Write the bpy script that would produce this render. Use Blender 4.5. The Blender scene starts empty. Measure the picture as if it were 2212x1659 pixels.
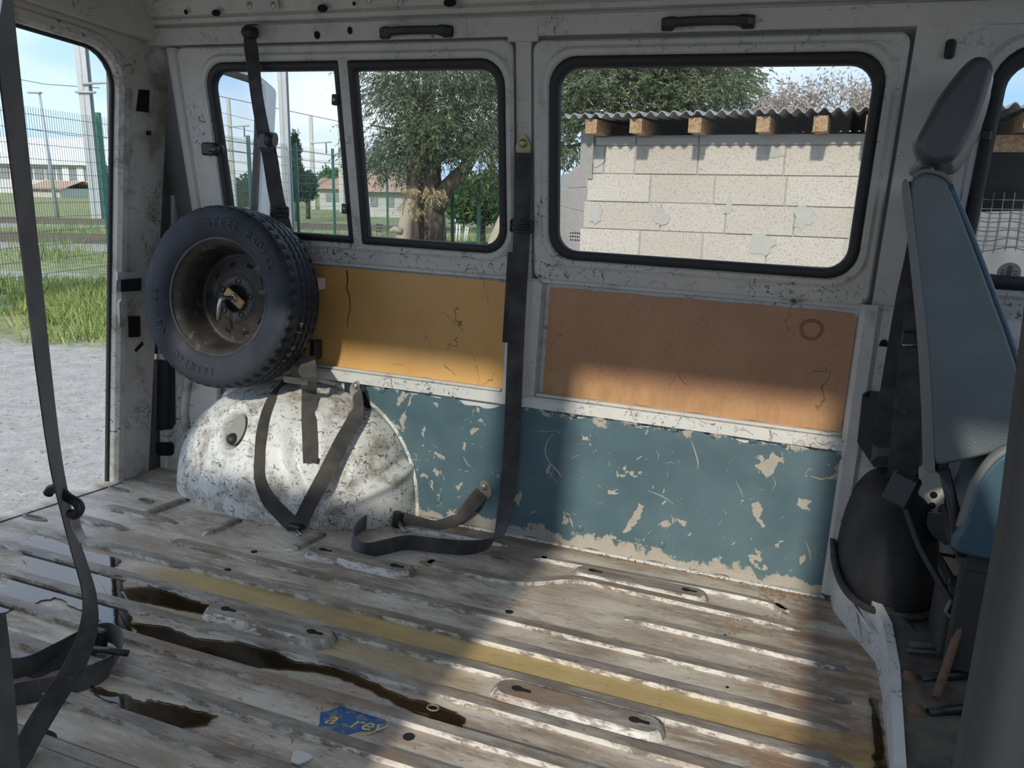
import bpy, bmesh, math, random
import numpy as np
from mathutils import Vector, Matrix
random.seed(7); RNG = np.random.default_rng(11)
scene = bpy.context.scene
COL = scene.collection
# ------------------------------------------------------------------ camera
# x = along the van towards the cab, y = across the van (far side wall at 2.46), z = up, load floor at z = 0, metres
FPX, CX, CY = 1713.0, 1106.0, 829.5
R = np.array([[0.93515478, 0.12184585, -0.33262461],
              [0.34834101, -0.14566668, 0.92598043],
              [0.06437455, -0.98180182, -0.1786648]])
CAM = np.array([0.0, 0.0, 1.0])
cam_d = bpy.data.cameras.new('camera'); cam = bpy.data.objects.new('camera', cam_d); COL.objects.link(cam)
cam_d.sensor_width = 36.0; cam_d.lens = 36.0 * FPX / 2212.0; cam_d.clip_start = 0.02; cam_d.clip_end = 2000
m = Matrix.Identity(4)
for i in range(3):
    m[i][0] = R[i, 0]; m[i][1] = -R[i, 1]; m[i][2] = -R[i, 2]; m[i][3] = CAM[i]
cam.matrix_world = m
scene.camera = cam
# ------------------------------------------------------------------ view, sky, sun
vs = scene.view_settings
vs.view_transform = 'Standard'; vs.look = 'None'; vs.gamma = 1.0; vs.use_curve_mapping = False
vs.exposure = 0.93
SKY_STRENGTH = 0.88
scene.cycles.max_bounces = 8; scene.cycles.diffuse_bounces = 5; scene.cycles.glossy_bounces = 3; scene.cycles.transparent_max_bounces = 10; scene.cycles.caustics_reflective = False; scene.cycles.caustics_refractive = False; scene.cycles.use_light_tree = False
world = bpy.data.worlds.new('sky'); scene.world = world; world.use_nodes = True; world.cycles.sampling_method = 'NONE'
wn = world.node_tree; wn.nodes.clear()
def _w(t, **k):
    n = wn.nodes.new(t)
    for a, b in k.items(): setattr(n, a, b)
    return n
wo = _w('ShaderNodeOutputWorld'); bg = _w('ShaderNodeBackground'); tc = _w('ShaderNodeTexCoord')
mp = _w('ShaderNodeMapping'); mp.inputs['Scale'].default_value = (1.0, 1.0, 2.6); mp.inputs['Location'].default_value = (0.35, 0.1, 0.25)
nz = _w('ShaderNodeTexNoise'); nz.inputs['Scale'].default_value = 2.3; nz.inputs['Detail'].default_value = 2.5; nz.inputs['Roughness'].default_value = 0.55
rp = _w('ShaderNodeValToRGB'); rp.color_ramp.elements[0].position = 0.40; rp.color_ramp.elements[1].position = 0.62
rp.color_ramp.elements[0].color = (0, 0, 0, 1); rp.color_ramp.elements[1].color = (1, 1, 1, 1)
mx = _w('ShaderNodeMix', data_type='RGBA')
mx.inputs[6].default_value = (0.31, 0.50, 0.78, 1); mx.inputs[7].default_value = (0.75, 0.77, 0.80, 1)
bg.inputs['Strength'].default_value = SKY_STRENGTH
wn.links.new(tc.outputs['Generated'], mp.inputs['Vector']); wn.links.new(mp.outputs[0], nz.inputs['Vector'])
wn.links.new(nz.outputs['Fac'], rp.inputs['Fac']); wn.links.new(rp.outputs['Color'], mx.inputs[0])
wn.links.new(mx.outputs[2], bg.inputs['Color']); wn.links.new(bg.outputs[0], wo.inputs['Surface'])
SUN_EL = math.radians(26.4)
sd = bpy.data.lights.new('sun', 'SUN'); sd.energy = 1.65; sd.angle = math.radians(2.4); sd.color = (1.0, 0.93, 0.80)
sun = bpy.data.objects.new('sun', sd); COL.objects.link(sun); sun.location = (0, -6, 5)
sun.rotation_euler = Vector((0, math.cos(SUN_EL), -math.sin(SUN_EL))).to_track_quat('-Z', 'Y').to_euler()
# ------------------------------------------------------------------ measuring helpers (a photo pixel and a known surface give a real place)
def ray(u, v): return R @ np.array([u - CX, v - CY, FPX])
def W(u, v, y):
    d = ray(u, v); return CAM + d * (y / d[1])
def WX(u, v, x):
    d = ray(u, v); return CAM + d * (x / d[0])
def F(u, v, z=0.0):
    d = ray(u, v); return CAM + d * ((z - 1.0) / d[2])
K = 0.22                                     # the side walls lean inwards above the belt line
def yw(z): return 2.475 - (K * (z - 0.88) if z > 0.88 else 0.0)
def UPX(u, v, off=0.0):
    d = ray(u, v); t = (2.475 - off - K * 0.12) / (d[1] + K * d[2]); return CAM + d * t
def UP(x, z, off=0.0): return np.array([x, yw(z) - off, z])
# outdoors: the van stands nose-down, so the ground outside has its own level
upc = np.array([156.0, -7082.0, -1713.0]); upc /= np.linalg.norm(upc)
GU = R @ upc
gf = R[:, 2] - (R[:, 2] @ GU) * GU; gf /= np.linalg.norm(gf)
gr = np.cross(gf, GU)
GH = 1.55
G0 = CAM - GU * GH
def G(a, b, c=0.0): return G0 + gr * a + gf * b + GU * c
def OB(u, v, b):                              # a pixel at forward distance b
    d = ray(u, v); return CAM + d * (b / (d @ gf))
def toG(p):
    q = np.asarray(p) - G0; return np.array([q @ gr, q @ gf, q @ GU])
GROT = Matrix(((gr[0], gf[0], GU[0]), (gr[1], gf[1], GU[1]), (gr[2], gf[2], GU[2])))
# ------------------------------------------------------------------ mesh helpers
KEEP_NORMALS = ('puddle', 'tarpaulin', 'twigs')
class MB:
    def __init__(s): s.v = []; s.f = []; s.smooth = set()
    def add(s, vs, fs, smooth=False):
        o = len(s.v); s.v += [tuple(map(float, p)) for p in vs]
        for f in fs:
            if smooth: s.smooth.add(len(s.f))
            s.f.append(tuple(i + o for i in f))
        return s
    def box(s, a, b, M=None):
        (x0, y0, z0), (x1, y1, z1) = a, b
        P = [(x0,y0,z0),(x1,y0,z0),(x1,y1,z0),(x0,y1,z0),(x0,y0,z1),(x1,y0,z1),(x1,y1,z1),(x0,y1,z1)]
        if M is not None: P = [tuple(M @ Vector(p)) for p in P]
        return s.add(P, [(0,3,2,1),(4,5,6,7),(0,1,5,4),(1,2,6,5),(2,3,7,6),(3,0,4,7)])
    def bbox(s, a, b, r=0.004, M=None):       # chamfered box
        a = np.array(a, float); b = np.array(b, float)
        lo = np.minimum(a, b); hi = np.maximum(a, b); r = min(r, 0.45 * (hi - lo).min())
        P = []; 
        for sx in (0, 1):
            for sy in (0, 1):
                for sz in (0, 1):
                    c = np.array([hi[0] if sx else lo[0], hi[1] if sy else lo[1], hi[2] if sz else lo[2]])
                    d = np.array([-1 if sx else 1, -1 if sy else 1, -1 if sz else 1]) * r
                    P += [c + (0, d[1], d[2]), c + (d[0], 0, d[2]), c + (d[0], d[1], 0)]
        if M is not None: P = [tuple(M @ Vector(tuple(p))) for p in P]
        ix = lambda x, y, z, k: (x * 4 + y * 2 + z) * 3 + k
        f = []
        for q in (0, 1):
            A = [ix(q,0,0,0), ix(q,1,0,0), ix(q,1,1,0), ix(q,0,1,0)]; f.append(A if q else A[::-1])
            A = [ix(0,q,0,1), ix(1,q,0,1), ix(1,q,1,1), ix(0,q,1,1)]; f.append(A[::-1] if q else A)
            A = [ix(0,0,q,2), ix(1,0,q,2), ix(1,1,q,2), ix(0,1,q,2)]; f.append(A if q else A[::-1])
        for x in (0, 1):
            for y in (0, 1): A = [ix(x,y,0,0), ix(x,y,1,0), ix(x,y,1,1), ix(x,y,0,1)]; f.append(A if x == y else A[::-1])
            for z in (0, 1): A = [ix(x,0,z,0), ix(x,1,z,0), ix(x,1,z,2), ix(x,0,z,2)]; f.append(A[::-1] if x == z else A)
        for y in (0, 1):
            for z in (0, 1): A = [ix(0,y,z,1), ix(1,y,z,1), ix(1,y,z,2), ix(0,y,z,2)]; f.append(A if y == z else A[::-1])
        for x in (0, 1):
            for y in (0, 1):
                for z in (0, 1): A = [ix(x,y,z,0), ix(x,y,z,1), ix(x,y,z,2)]; f.append(A if (x + y + z) % 2 == 1 else A[::-1])
        return s.add(P, f)
    def loft(s, rings, closed=True, cap0=False, cap1=False, smooth=False):
        n = len(rings[0]); P = [p for r in rings for p in r]; f = []
        for i in range(len(rings) - 1):
            for j in range(n if closed else n - 1):
                k = (j + 1) % n; f.append((i*n+j, i*n+k, (i+1)*n+k, (i+1)*n+j))
        o = len(s.f); s.add(P, f, smooth)
        base = len(s.v) - len(P)
        if cap0: s.f.append(tuple(base + j for j in range(n))[::-1])
        if cap1: s.f.append(tuple(base + (len(rings)-1)*n + j for j in range(n)))
        return s
    def tube(s, path, r, n=10, cap=True, smooth=True, squash=None):
        path = [Vector(tuple(p)) for p in path]; rs = r if hasattr(r, '__len__') else [r] * len(path)
        rings = []; up = Vector((0.0123, 0.031, 1)).normalized(); prev = None
        for i, p in enumerate(path):
            t = (path[min(i+1, len(path)-1)] - path[max(i-1, 0)])
            t = t.normalized() if t.length > 1e-9 else Vector((0, 0, 1))
            if prev is None:
                a = t.cross(up)
                if a.length < 0.05: a = t.cross(Vector((1, 0, 0)))
                a.normalize()
            else:
                a = prev - t * prev.dot(t); a.normalize()
            prev = a; b = t.cross(a)
            rings.append([p + (a * math.cos(2*math.pi*j/n) + b * math.sin(2*math.pi*j/n)) * rs[i] for j in range(n)])
        return s.loft(rings, True, cap, cap, smooth)
    def cyl(s, a, b, r0, r1=None, n=16, smooth=True): return s.tube([a, b], [r0, r0 if r1 is None else r1], n, True, smooth)
    def lathe(s, prof, c, axis, n=48, smooth=True, closed=False):   # prof: (radius, distance along axis)
        c = Vector(tuple(c)); ax = Vector(tuple(axis)).normalized()
        a = ax.cross(Vector((0, 0, 1)) if abs(ax.z) < 0.9 else Vector((1, 0, 0))).normalized(); b = ax.cross(a)
        rings = [[c + ax * h + (a * math.cos(2*math.pi*j/n) + b * math.sin(2*math.pi*j/n)) * r for j in range(n)] for r, h in prof]
        if closed: rings.append(rings[0])
        return s.loft(rings, True, False, False, smooth)
    def prism(s, poly, d, smooth=False):      # 3-D polygon pushed along d
        n = len(poly); d = np.asarray(d, float); P = [np.asarray(p, float) for p in poly]; Q = [p + d for p in P]
        s.add(P + Q, [tuple(range(n))[::-1], tuple(range(n, 2*n))] + [(j, (j+1) % n, n + (j+1) % n, n + j) for j in range(n)], smooth)
        return s
    def sphere(s, c, r, n=12, mrings=8, scale=(1, 1, 1), M=None):
        rings = []
        for i in range(mrings + 1):
            th = math.pi * i / mrings
            rings.append([Vector((c[0] + r*scale[0]*max(math.sin(th), .001)*math.cos(2*math.pi*j/n), c[1] + r*scale[1]*max(math.sin(th), .001)*math.sin(2*math.pi*j/n), c[2] + r*scale[2]*math.cos(th))) for j in range(n)])
        if M is not None: rings = [[M @ p for p in r_] for r_ in rings]
        return s.loft(rings, True, False, False, True)
    def ribbon(s, ctrl, w=0.048, t=0.0022, seg=8):  # ctrl: (point, width direction)
        P = catmull([np.asarray(c[0], float) for c in ctrl], seg); D = catmull([np.asarray(c[1], float) / np.linalg.norm(c[1]) for c in ctrl], seg)
        ws = catmull([np.array([c[2] if len(c) > 2 else w]) for c in ctrl], seg)
        rings = []
        for i in range(len(P)):
            T = P[min(i+1, len(P)-1)] - P[max(i-1, 0)]; T /= np.linalg.norm(T) + 1e-9
            d = D[i] - T * (D[i] @ T); d /= np.linalg.norm(d) + 1e-9; nn = np.cross(T, d)
            h = ws[i][0] / 2
            rings.append([P[i] - d*h - nn*t/2, P[i] + d*h - nn*t/2, P[i] + d*h + nn*t/2, P[i] - d*h + nn*t/2])
        return s.loft(rings, True, True, True, False)
    def build(s, name, mat, parent=None, label=None, cat=None, group=None, kind=None, rot=None, base=None):
        me = bpy.data.meshes.new(name)
        o = bpy.data.objects.new(name, me); COL.objects.link(o)
        V = np.array(s.v, float)
        if parent is not None:
            o.parent = parent
            inv = parent_world(parent).inverted()
        else:
            if base is None: base = ((V[:,0].min()+V[:,0].max())/2, (V[:,1].min()+V[:,1].max())/2, V[:,2].min())
            mw = Matrix.Translation(Vector(tuple(map(float, base))))
            if rot is not None: mw = mw @ rot.to_4x4()
            o.matrix_world = mw; inv = mw.inverted()
        A = np.array(inv); V = V @ A[:3, :3].T + A[:3, 3]
        me.from_pydata(V.tolist(), [], s.f); me.update()
        if len(s.f) < 3000 and name not in KEEP_NORMALS:
            bm = bmesh.new(); bm.from_mesh(me); bmesh.ops.recalc_face_normals(bm, faces=bm.faces); bm.to_mesh(me); bm.free()
        if s.smooth:
            fl = np.zeros(len(s.f), bool); fl[list(s.smooth)] = True
            me.polygons.foreach_set('use_smooth', fl)
        me.materials.append(MAT[mat] if isinstance(mat, str) else mat)
        return tag(o, label, cat, group, kind)
def parent_world(o):
    return o.matrix_basis.copy() if o.parent is None else parent_world(o.parent) @ o.matrix_basis
def tag(o, label=None, cat=None, group=None, kind=None):
    if label: o['label'] = label
    if cat: o['category'] = cat
    if group: o['group'] = group
    if kind: o['kind'] = kind
    return o
def empty(name, loc, label=None, cat=None, group=None, kind=None, rot=None):
    o = bpy.data.objects.new(name, None); COL.objects.link(o); o.empty_display_size = 0.05
    mw = Matrix.Translation(Vector(tuple(map(float, loc))))
    if rot is not None: mw = mw @ rot.to_4x4()
    o.matrix_world = mw
    return tag(o, label, cat, group, kind)
def catmull(P, seg):
    P = [P[0]] + list(P) + [P[-1]]; out = []
    for i in range(1, len(P) - 2):
        p0, p1, p2, p3 = P[i-1], P[i], P[i+1], P[i+2]
        for k in range(seg):
            t = k / seg
            out.append(0.5 * ((2*p1) + (-p0+p2)*t + (2*p0-5*p1+4*p2-p3)*t*t + (-p0+3*p1-3*p2+p3)*t**3))
    out.append(P[-2]); return out
def rrect(x0, x1, z0, z1, r, n=6):            # rounded rectangle, counter-clockwise
    rr = r if hasattr(r, '__len__') else (r, r, r, r)      # corners: x1z1, x0z1, x0z0, x1z0
    out = []
    for (cx, cz, a0), q in zip(((x1, z1, 0), (x0, z1, 90), (x0, z0, 180), (x1, z0, 270)), rr):
        sx = -1 if cx == x1 else 1; sz = -1 if cz == z1 else 1
        for k in range(n + 1):
            a = math.radians(a0 + 90 * k / n); out.append((cx + sx*q + q*math.cos(a), cz + sz*q + q*math.sin(a)))
    return out
def text_mesh(txt, size, mapf, depth=0.0, shear=0.0, bold=0.0):
    """letters as flat or raised faces; mapf(x, y, h) places them"""
    cu = bpy.data.curves.new('lettering', 'FONT'); cu.body = txt; cu.size = size; cu.shear = shear; cu.extrude = depth; cu.offset = bold
    cu.align_x = 'CENTER'; cu.align_y = 'CENTER'; cu.resolution_u = 3
    ob = bpy.data.objects.new('lettering', cu); COL.objects.link(ob)
    dg = bpy.context.evaluated_depsgraph_get(); dg.update()
    me = bpy.data.meshes.new_from_object(ob.evaluated_get(dg))
    mb = MB(); mb.add([mapf(v.co.x, v.co.y, v.co.z) for v in me.vertices], [tuple(p.vertices) for p in me.polygons])
    bpy.data.objects.remove(ob); bpy.data.meshes.remove(me); bpy.data.curves.remove(cu)
    return mb
# ------------------------------------------------------------------ materials
MAT = {}
class N:
    def __init__(s, name):
        s.m = bpy.data.materials.new(name); s.m.use_nodes = True; s.t = s.m.node_tree; s.t.nodes.clear()
        s.out = s.n('ShaderNodeOutputMaterial'); MAT[name] = s.m; s._pos = None
    def n(s, t, **k):
        x = s.t.nodes.new(t)
        for a, b in k.items(): setattr(x, a, b)
        return x
    def l(s, a, b): s.t.links.new(a, b)
    def pos(s):
        if s._pos is None: s._pos = s.n('ShaderNodeNewGeometry').outputs['Position']
        return s._pos
    def obj(s): return s.n('ShaderNodeTexCoord').outputs['Object']
    def map(s, vec, scale=(1, 1, 1), rot=(0, 0, 0), loc=(0, 0, 0)):
        x = s.n('ShaderNodeMapping'); x.inputs['Scale'].default_value = scale; x.inputs['Rotation'].default_value = rot; x.inputs['Location'].default_value = loc
        s.l(vec, x.inputs['Vector']); return x.outputs[0]
    def noise(s, vec, scale, detail=4, rough=0.55, dist=0.0, out='Fac'):
        x = s.n('ShaderNodeTexNoise'); x.inputs['Scale'].default_value = scale; x.inputs['Detail'].default_value = detail
        x.inputs['Roughness'].default_value = rough; x.inputs['Distortion'].default_value = dist
        s.l(vec, x.inputs['Vector']); return x.outputs[out]
    def voro(s, vec, scale, feature='F1', out='Distance', rnd=1.0):
        x = s.n('ShaderNodeTexVoronoi', feature=feature); x.inputs['Scale'].default_value = scale; x.inputs['Randomness'].default_value = rnd
        s.l(vec, x.inputs['Vector']); return x.outputs[out]
    def ramp(s, fac, a, b, lo=0.0, hi=1.0):   # smooth step from a to b
        x = s.n('ShaderNodeMapRange', interpolation_type='SMOOTHSTEP'); x.inputs['From Min'].default_value = a; x.inputs['From Max'].default_value = b
        x.inputs['To Min'].default_value = lo; x.inputs['To Max'].default_value = hi
        s.l(fac, x.inputs['Value']); return x.outputs[0]
    def math(s, op, a, b=None):
        x = s.n('ShaderNodeMath', operation=op)
        for i, q in enumerate((a, b)):
            if q is None: continue
            if isinstance(q, (int, float)): x.inputs[i].default_value = q
            else: s.l(q, x.inputs[i])
        return x.outputs[0]
    def mix(s, fac, a, b):
        x = s.n('ShaderNodeMix', data_type='RGBA')
        for i, q in ((0, fac), (6, a), (7, b)):
            if isinstance(q, (int, float)): x.inputs[i].default_value = q
            elif isinstance(q, tuple): x.inputs[i].default_value = q if len(q) == 4 else (*q, 1)
            else: s.l(q, x.inputs[i])
        return x.outputs[2]
    def sep(s, vec):
        x = s.n('ShaderNodeSeparateXYZ'); s.l(vec, x.inputs[0]); return x.outputs
    def warp(s, vec, scale, amt):
        c = s.noise(vec, scale, 3, out='Color'); x = s.n('ShaderNodeVectorMath', operation='MULTIPLY_ADD')
        s.l(c, x.inputs[0]); x.inputs[1].default_value = (amt, amt, amt); s.l(vec, x.inputs[2]); return x.outputs[0]
    def bump(s, h, strength=0.3, dist=0.01, nrm=None):
        x = s.n('ShaderNodeBump'); x.inputs['Strength'].default_value = strength; x.inputs['Distance'].default_value = dist
        s.l(h, x.inputs['Height'])
        if nrm is not None: s.l(nrm, x.inputs['Normal'])
        return x.outputs[0]
    def bsdf(s, col, rough=0.5, metal=0.0, bump=None, spec=None, **k):
        x = s.n('ShaderNodeBsdfPrincipled')
        for nm, q in (('Base Color', col), ('Roughness', rough), ('Metallic', metal), ('Specular IOR Level', spec)):
            if q is None: continue
            if isinstance(q, (int, float)): x.inputs[nm].default_value = q
            elif isinstance(q, tuple): x.inputs[nm].default_value = (*q, 1) if len(q) == 3 else q
            else: s.l(q, x.inputs[nm])
        for nm, q in k.items(): x.inputs[nm.replace('_', ' ')].default_value = q
        if bump is not None: s.l(bump, x.inputs['Normal'])
        s.l(x.outputs[0], s.out.inputs['Surface']); return x
    def island(s): return s.n('ShaderNodeNewGeometry').outputs['Random Per Island']
def plain(name, col, rough=0.5, metal=0.0, var=0.12, scale=30, bump=0.0, spec=None):
    q = N(name); p = q.obj(); f = q.noise(p, scale, 4)
    c = q.mix(f, tuple(x * (1 - var) for x in col), tuple(min(1, x * (1 + var)) for x in col))
    q.bsdf(c, rough, metal, q.bump(q.noise(p, scale * 4, 3), bump, 0.002) if bump else None, spec)
# scratched white van paint
def paint(name, base, dirt, scuff_lo, dirt_lo, dirtcol=(0.23, 0.19, 0.14), gloss=0.42, sill=0.0, coarse=1.0):
    q = N(name); p = q.pos()
    f = q.noise(p, 7, 5)
    c = q.mix(q.ramp(f, 0.3, 0.75), tuple(x * 0.90 for x in base), base)
    c = q.mix(q.math('MULTIPLY', q.ramp(q.noise(p, 9, 5, 0.68), dirt_lo, dirt_lo + 0.18), dirt), c, dirtcol)
    wv = q.warp(p, 22, 0.05)
    an = q.noise(p, 6, 3)
    if sill:                                             # rubbed by hands and loads along the sill under the windows
        z = q.sep(p)[2]; an = q.math('ADD', an, q.math('MULTIPLY', q.math('MULTIPLY', q.ramp(z, 0.86, 0.88), q.ramp(z, 0.985, 0.94)), sill))
    area = q.ramp(an, scuff_lo - 0.12, scuff_lo + 0.12)
    sc = q.ramp(q.noise(q.map(wv, (1, 1, 2.2), (0.4, 0.5, 0.3)), 36*coarse, 5, 0.66, 0.5), 0.62, 0.65)
    sc = q.math('MAXIMUM', sc, q.ramp(q.noise(q.map(wv, (5.5, 5.5, 0.8), (0.2, -0.7, 0.1), (3, 7, 1)), 19*coarse, 4, 0.62, 0.3), 0.615, 0.64))
    sc = q.math('MAXIMUM', sc, q.ramp(q.noise(q.map(wv, (0.8, 1, 5.5), (0.1, 0.5, 0.1), (8, 2, 5)), 19*coarse, 4, 0.62, 0.3), 0.62, 0.645))
    ed = q.ramp(q.voro(wv, 19, 'DISTANCE_TO_EDGE'), 0.022, 0.008)
    ed = q.math('MULTIPLY', ed, q.ramp(q.noise(p, 24, 2), 0.54, 0.59))
    mk = q.math('MULTIPLY', q.math('MAXIMUM', sc, ed), area)
    c = q.mix(q.math('MULTIPLY', mk, 0.88), c, (0.035, 0.034, 0.033))
    q.bsdf(c, gloss, 0.0, q.bump(q.noise(p, 14, 2), 0.12, 0.01))
paint('van_paint', (0.62, 0.60, 0.56), 0.45, 0.60, 0.54, sill=0.16)
paint('sill_paint', (0.68, 0.68, 0.66), 0.45, 0.50, 0.54)
paint('corner_paint', (0.60, 0.575, 0.53), 0.7, 0.53, 0.48)
paint('arch_paint', (0.76, 0.75, 0.72), 0.70, 0.36, 0.45, (0.25, 0.20, 0.13), coarse=1.1)
paint('riser_paint', (0.72, 0.72, 0.71), 0.3, 0.55, 0.60)
plain('recess_paint', (0.14, 0.14, 0.138), 0.6, 0, 0.2, 12)
plain('ceiling_lining', (0.28, 0.28, 0.27), 0.8, 0, 0.1, 20)
# teal painted kick panel, chipped
q = N('teal_panel'); p = q.pos()
c = q.mix(q.ramp(q.noise(p, 5, 5), 0.3, 0.7), (0.070, 0.125, 0.150), (0.105, 0.170, 0.195))
pz = q.sep(p)[2]; px_ = q.sep(p)[0]
edge = q.math('ADD', pz, q.math('MULTIPLY', q.math('SUBTRACT', q.noise(p, 11, 5, 0.68), 0.5), 0.22))
low = q.ramp(edge, 0.046, 0.034)
toph = q.ramp(q.math('ADD', edge, q.math('MULTIPLY', px_, 0.012)), 0.447, 0.455)
chip = q.ramp(q.noise(q.map(q.warp(p, 9, 0.06), (1, 1, 0.8)), 9.5, 5, 0.60, 0.6), 0.615, 0.625)
chip2 = q.ramp(q.noise(q.warp(p, 30, 0.03), 34, 4, 0.6), 0.69, 0.705)
wv = q.warp(p, 12, 0.10)
ln = q.math('MULTIPLY', q.ramp(q.voro(q.map(wv, (1, 1, 1.3), (0, 0.6, 0)), 9, 'DISTANCE_TO_EDGE'), 0.012, 0.004), q.ramp(q.noise(p, 16, 3), 0.60, 0.65))
ln2 = q.math('MULTIPLY', q.ramp(q.voro(q.map(wv, (1, 1, 1), (0, 1.2, 0), (3, 1, 2)), 17, 'DISTANCE_TO_EDGE'), 0.014, 0.005), q.ramp(q.noise(p, 11, 3), 0.64, 0.69))
mk = q.math('MAXIMUM', q.math('MAXIMUM', low, toph), q.math('MAXIMUM', chip, q.math('MAXIMUM', chip2, q.math('MAXIMUM', ln, ln2))))
c2 = q.mix(mk, c, q.mix(q.noise(p, 25, 4), (0.34, 0.305, 0.255), (0.46, 0.425, 0.365)))
q.bsdf(c2, q.math('ADD', q.math('MULTIPLY', mk, 0.4), 0.36), 0, q.bump(q.noise(p, 6, 2), 0.25, 0.006))
# hardboard panels
def board(name, ca, cb, fibre, scr, wet=None):
    q = N(name); p = q.pos()
    c = q.mix(q.ramp(q.noise(p, 4, 5), 0.3, 0.7), ca, cb)
    c = q.mix(q.math('MULTIPLY', q.ramp(q.noise(p, 160, 5, 0.7), 0.52, 0.66), fibre), c, tuple(x * 0.45 for x in ca))
    wv = q.warp(p, 7, 0.12)
    ln = q.math('MULTIPLY', q.ramp(q.voro(q.map(wv, (1.4, 1, 0.8)), 6, 'DISTANCE_TO_EDGE'), 0.010, 0.003), q.ramp(q.noise(p, 9, 3), 0.57, 0.62))
    sp = q.ramp(q.noise(q.warp(p, 20, 0.05), 26, 5, 0.6), 0.70, 0.73)
    c = q.mix(q.math('MULTIPLY', q.math('MAXIMUM', ln, sp), scr), c, (0.10, 0.045, 0.018))
    if wet:
        z = q.math('ADD', q.sep(p)[2], q.math('MULTIPLY', q.math('SUBTRACT', q.noise(q.map(p, (1, 1, 0.12)), 28, 5, 0.7), 0.5), 0.09))
        f = q.ramp(z, 0.585, 0.555)
        st = q.math('MULTIPLY', f, q.ramp(q.noise(q.map(p, (1, 1, 0.35)), 34, 5), 0.35, 0.7))
        c = q.mix(q.math('MULTIPLY', f, 0.5), c, wet); c = q.mix(q.math('MULTIPLY', st, 0.35), c, (0.20, 0.13, 0.05))
    q.bsdf(c, 0.5, 0, q.bump(q.noise(p, 40, 3), 0.14, 0.003))
board('ochre_board', (0.64, 0.345, 0.105), (0.70, 0.40, 0.14), 0.10, 0.75)
board('brown_board', (0.43, 0.215, 0.11), (0.50, 0.265, 0.14), 0.42, 0.75, (0.52, 0.30, 0.13))
# worn steel floor
q = N('floor_paint'); p = q.pos(); X, Y, Z = q.sep(p)
st = q.map(p, (0.35, 1, 1))
c = q.mix(q.ramp(q.noise(st, 9, 5, 0.65), 0.32, 0.68), (0.43, 0.355, 0.28), (0.69, 0.625, 0.535))
c = q.mix(q.math('MULTIPLY', q.ramp(q.noise(q.map(p, (0.3, 1.0, 1)), 5, 6, 0.72), 0.47, 0.62), 0.8), c, (0.245, 0.18, 0.128))
c = q.mix(q.math('MULTIPLY', q.ramp(q.noise(q.map(p, (0.22, 1.5, 1)), 55, 5, 0.72), 0.54, 0.64), 0.75), c, (0.66, 0.64, 0.60))
c = q.mix(q.math('MULTIPLY', q.ramp(q.noise(q.map(p, (0.3, 1.2, 1), (0, 0, 0.3)), 75, 5, 0.74), 0.57, 0.66), 0.75), c, (0.085, 0.066, 0.052))
# ochre stain on the strip between two ribs and rust towards the cab
yb = q.math('ADD', Y, q.math('MULTIPLY', q.math('SUBTRACT', q.noise(q.map(p, (0.4, 1, 1)), 22, 5), 0.5), 0.03))
band = q.math('MULTIPLY', q.math('MULTIPLY', q.ramp(yb, 1.598, 1.624), q.ramp(yb, 1.738, 1.712)), q.ramp(q.math('ADD', X, q.math('MULTIPLY', q.noise(p, 7, 4), 0.5)), -1.5, -1.25))
c = q.mix(q.math('MULTIPLY', band, 0.8), c, q.mix(q.noise(q.map(p, (0.3, 1, 1)), 30, 5), (0.38, 0.235, 0.06), (0.58, 0.42, 0.14)))
band2 = q.math('MULTIPLY', q.math('MULTIPLY', q.ramp(yb, 1.45, 1.50), q.ramp(yb, 1.60, 1.57)), q.math('MULTIPLY', q.ramp(X, -1.9, -1.6), q.ramp(X, -0.4, -0.75)))
c = q.mix(q.math('MULTIPLY', band2, 0.55), c, (0.42, 0.29, 0.12))
rs = q.math('MULTIPLY', q.ramp(q.math('ADD', X, q.math('MULTIPLY', q.noise(q.map(p, (0.5, 1, 1)), 6, 5), 0.55)), 0.22, 0.42), q.ramp(q.noise(q.map(p, (0.5, 1, 1)), 11, 5, 0.65), 0.38, 0.60))
c = q.mix(q.math('MULTIPLY', rs, 0.8), c, q.mix(q.noise(p, 30, 5), (0.20, 0.085, 0.035), (0.36, 0.22, 0.13)))
dk = q.math('MULTIPLY', q.ramp(q.noise(q.map(p, (0.6, 1, 1), loc=(4, 2, 0)), 2.6, 4), 0.50, 0.64), 0.55)
c = q.mix(dk, c, (0.275, 0.20, 0.15))
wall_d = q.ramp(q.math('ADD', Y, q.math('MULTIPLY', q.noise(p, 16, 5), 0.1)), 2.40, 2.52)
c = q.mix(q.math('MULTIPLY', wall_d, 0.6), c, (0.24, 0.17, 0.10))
q.bsdf(c, q.ramp(q.noise(p, 8, 4), 0.3, 0.7, 0.42, 0.68), 0, q.bump(q.noise(q.map(p, (0.5, 1, 1)), 60, 3, 0.65), 0.35, 0.004))
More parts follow.
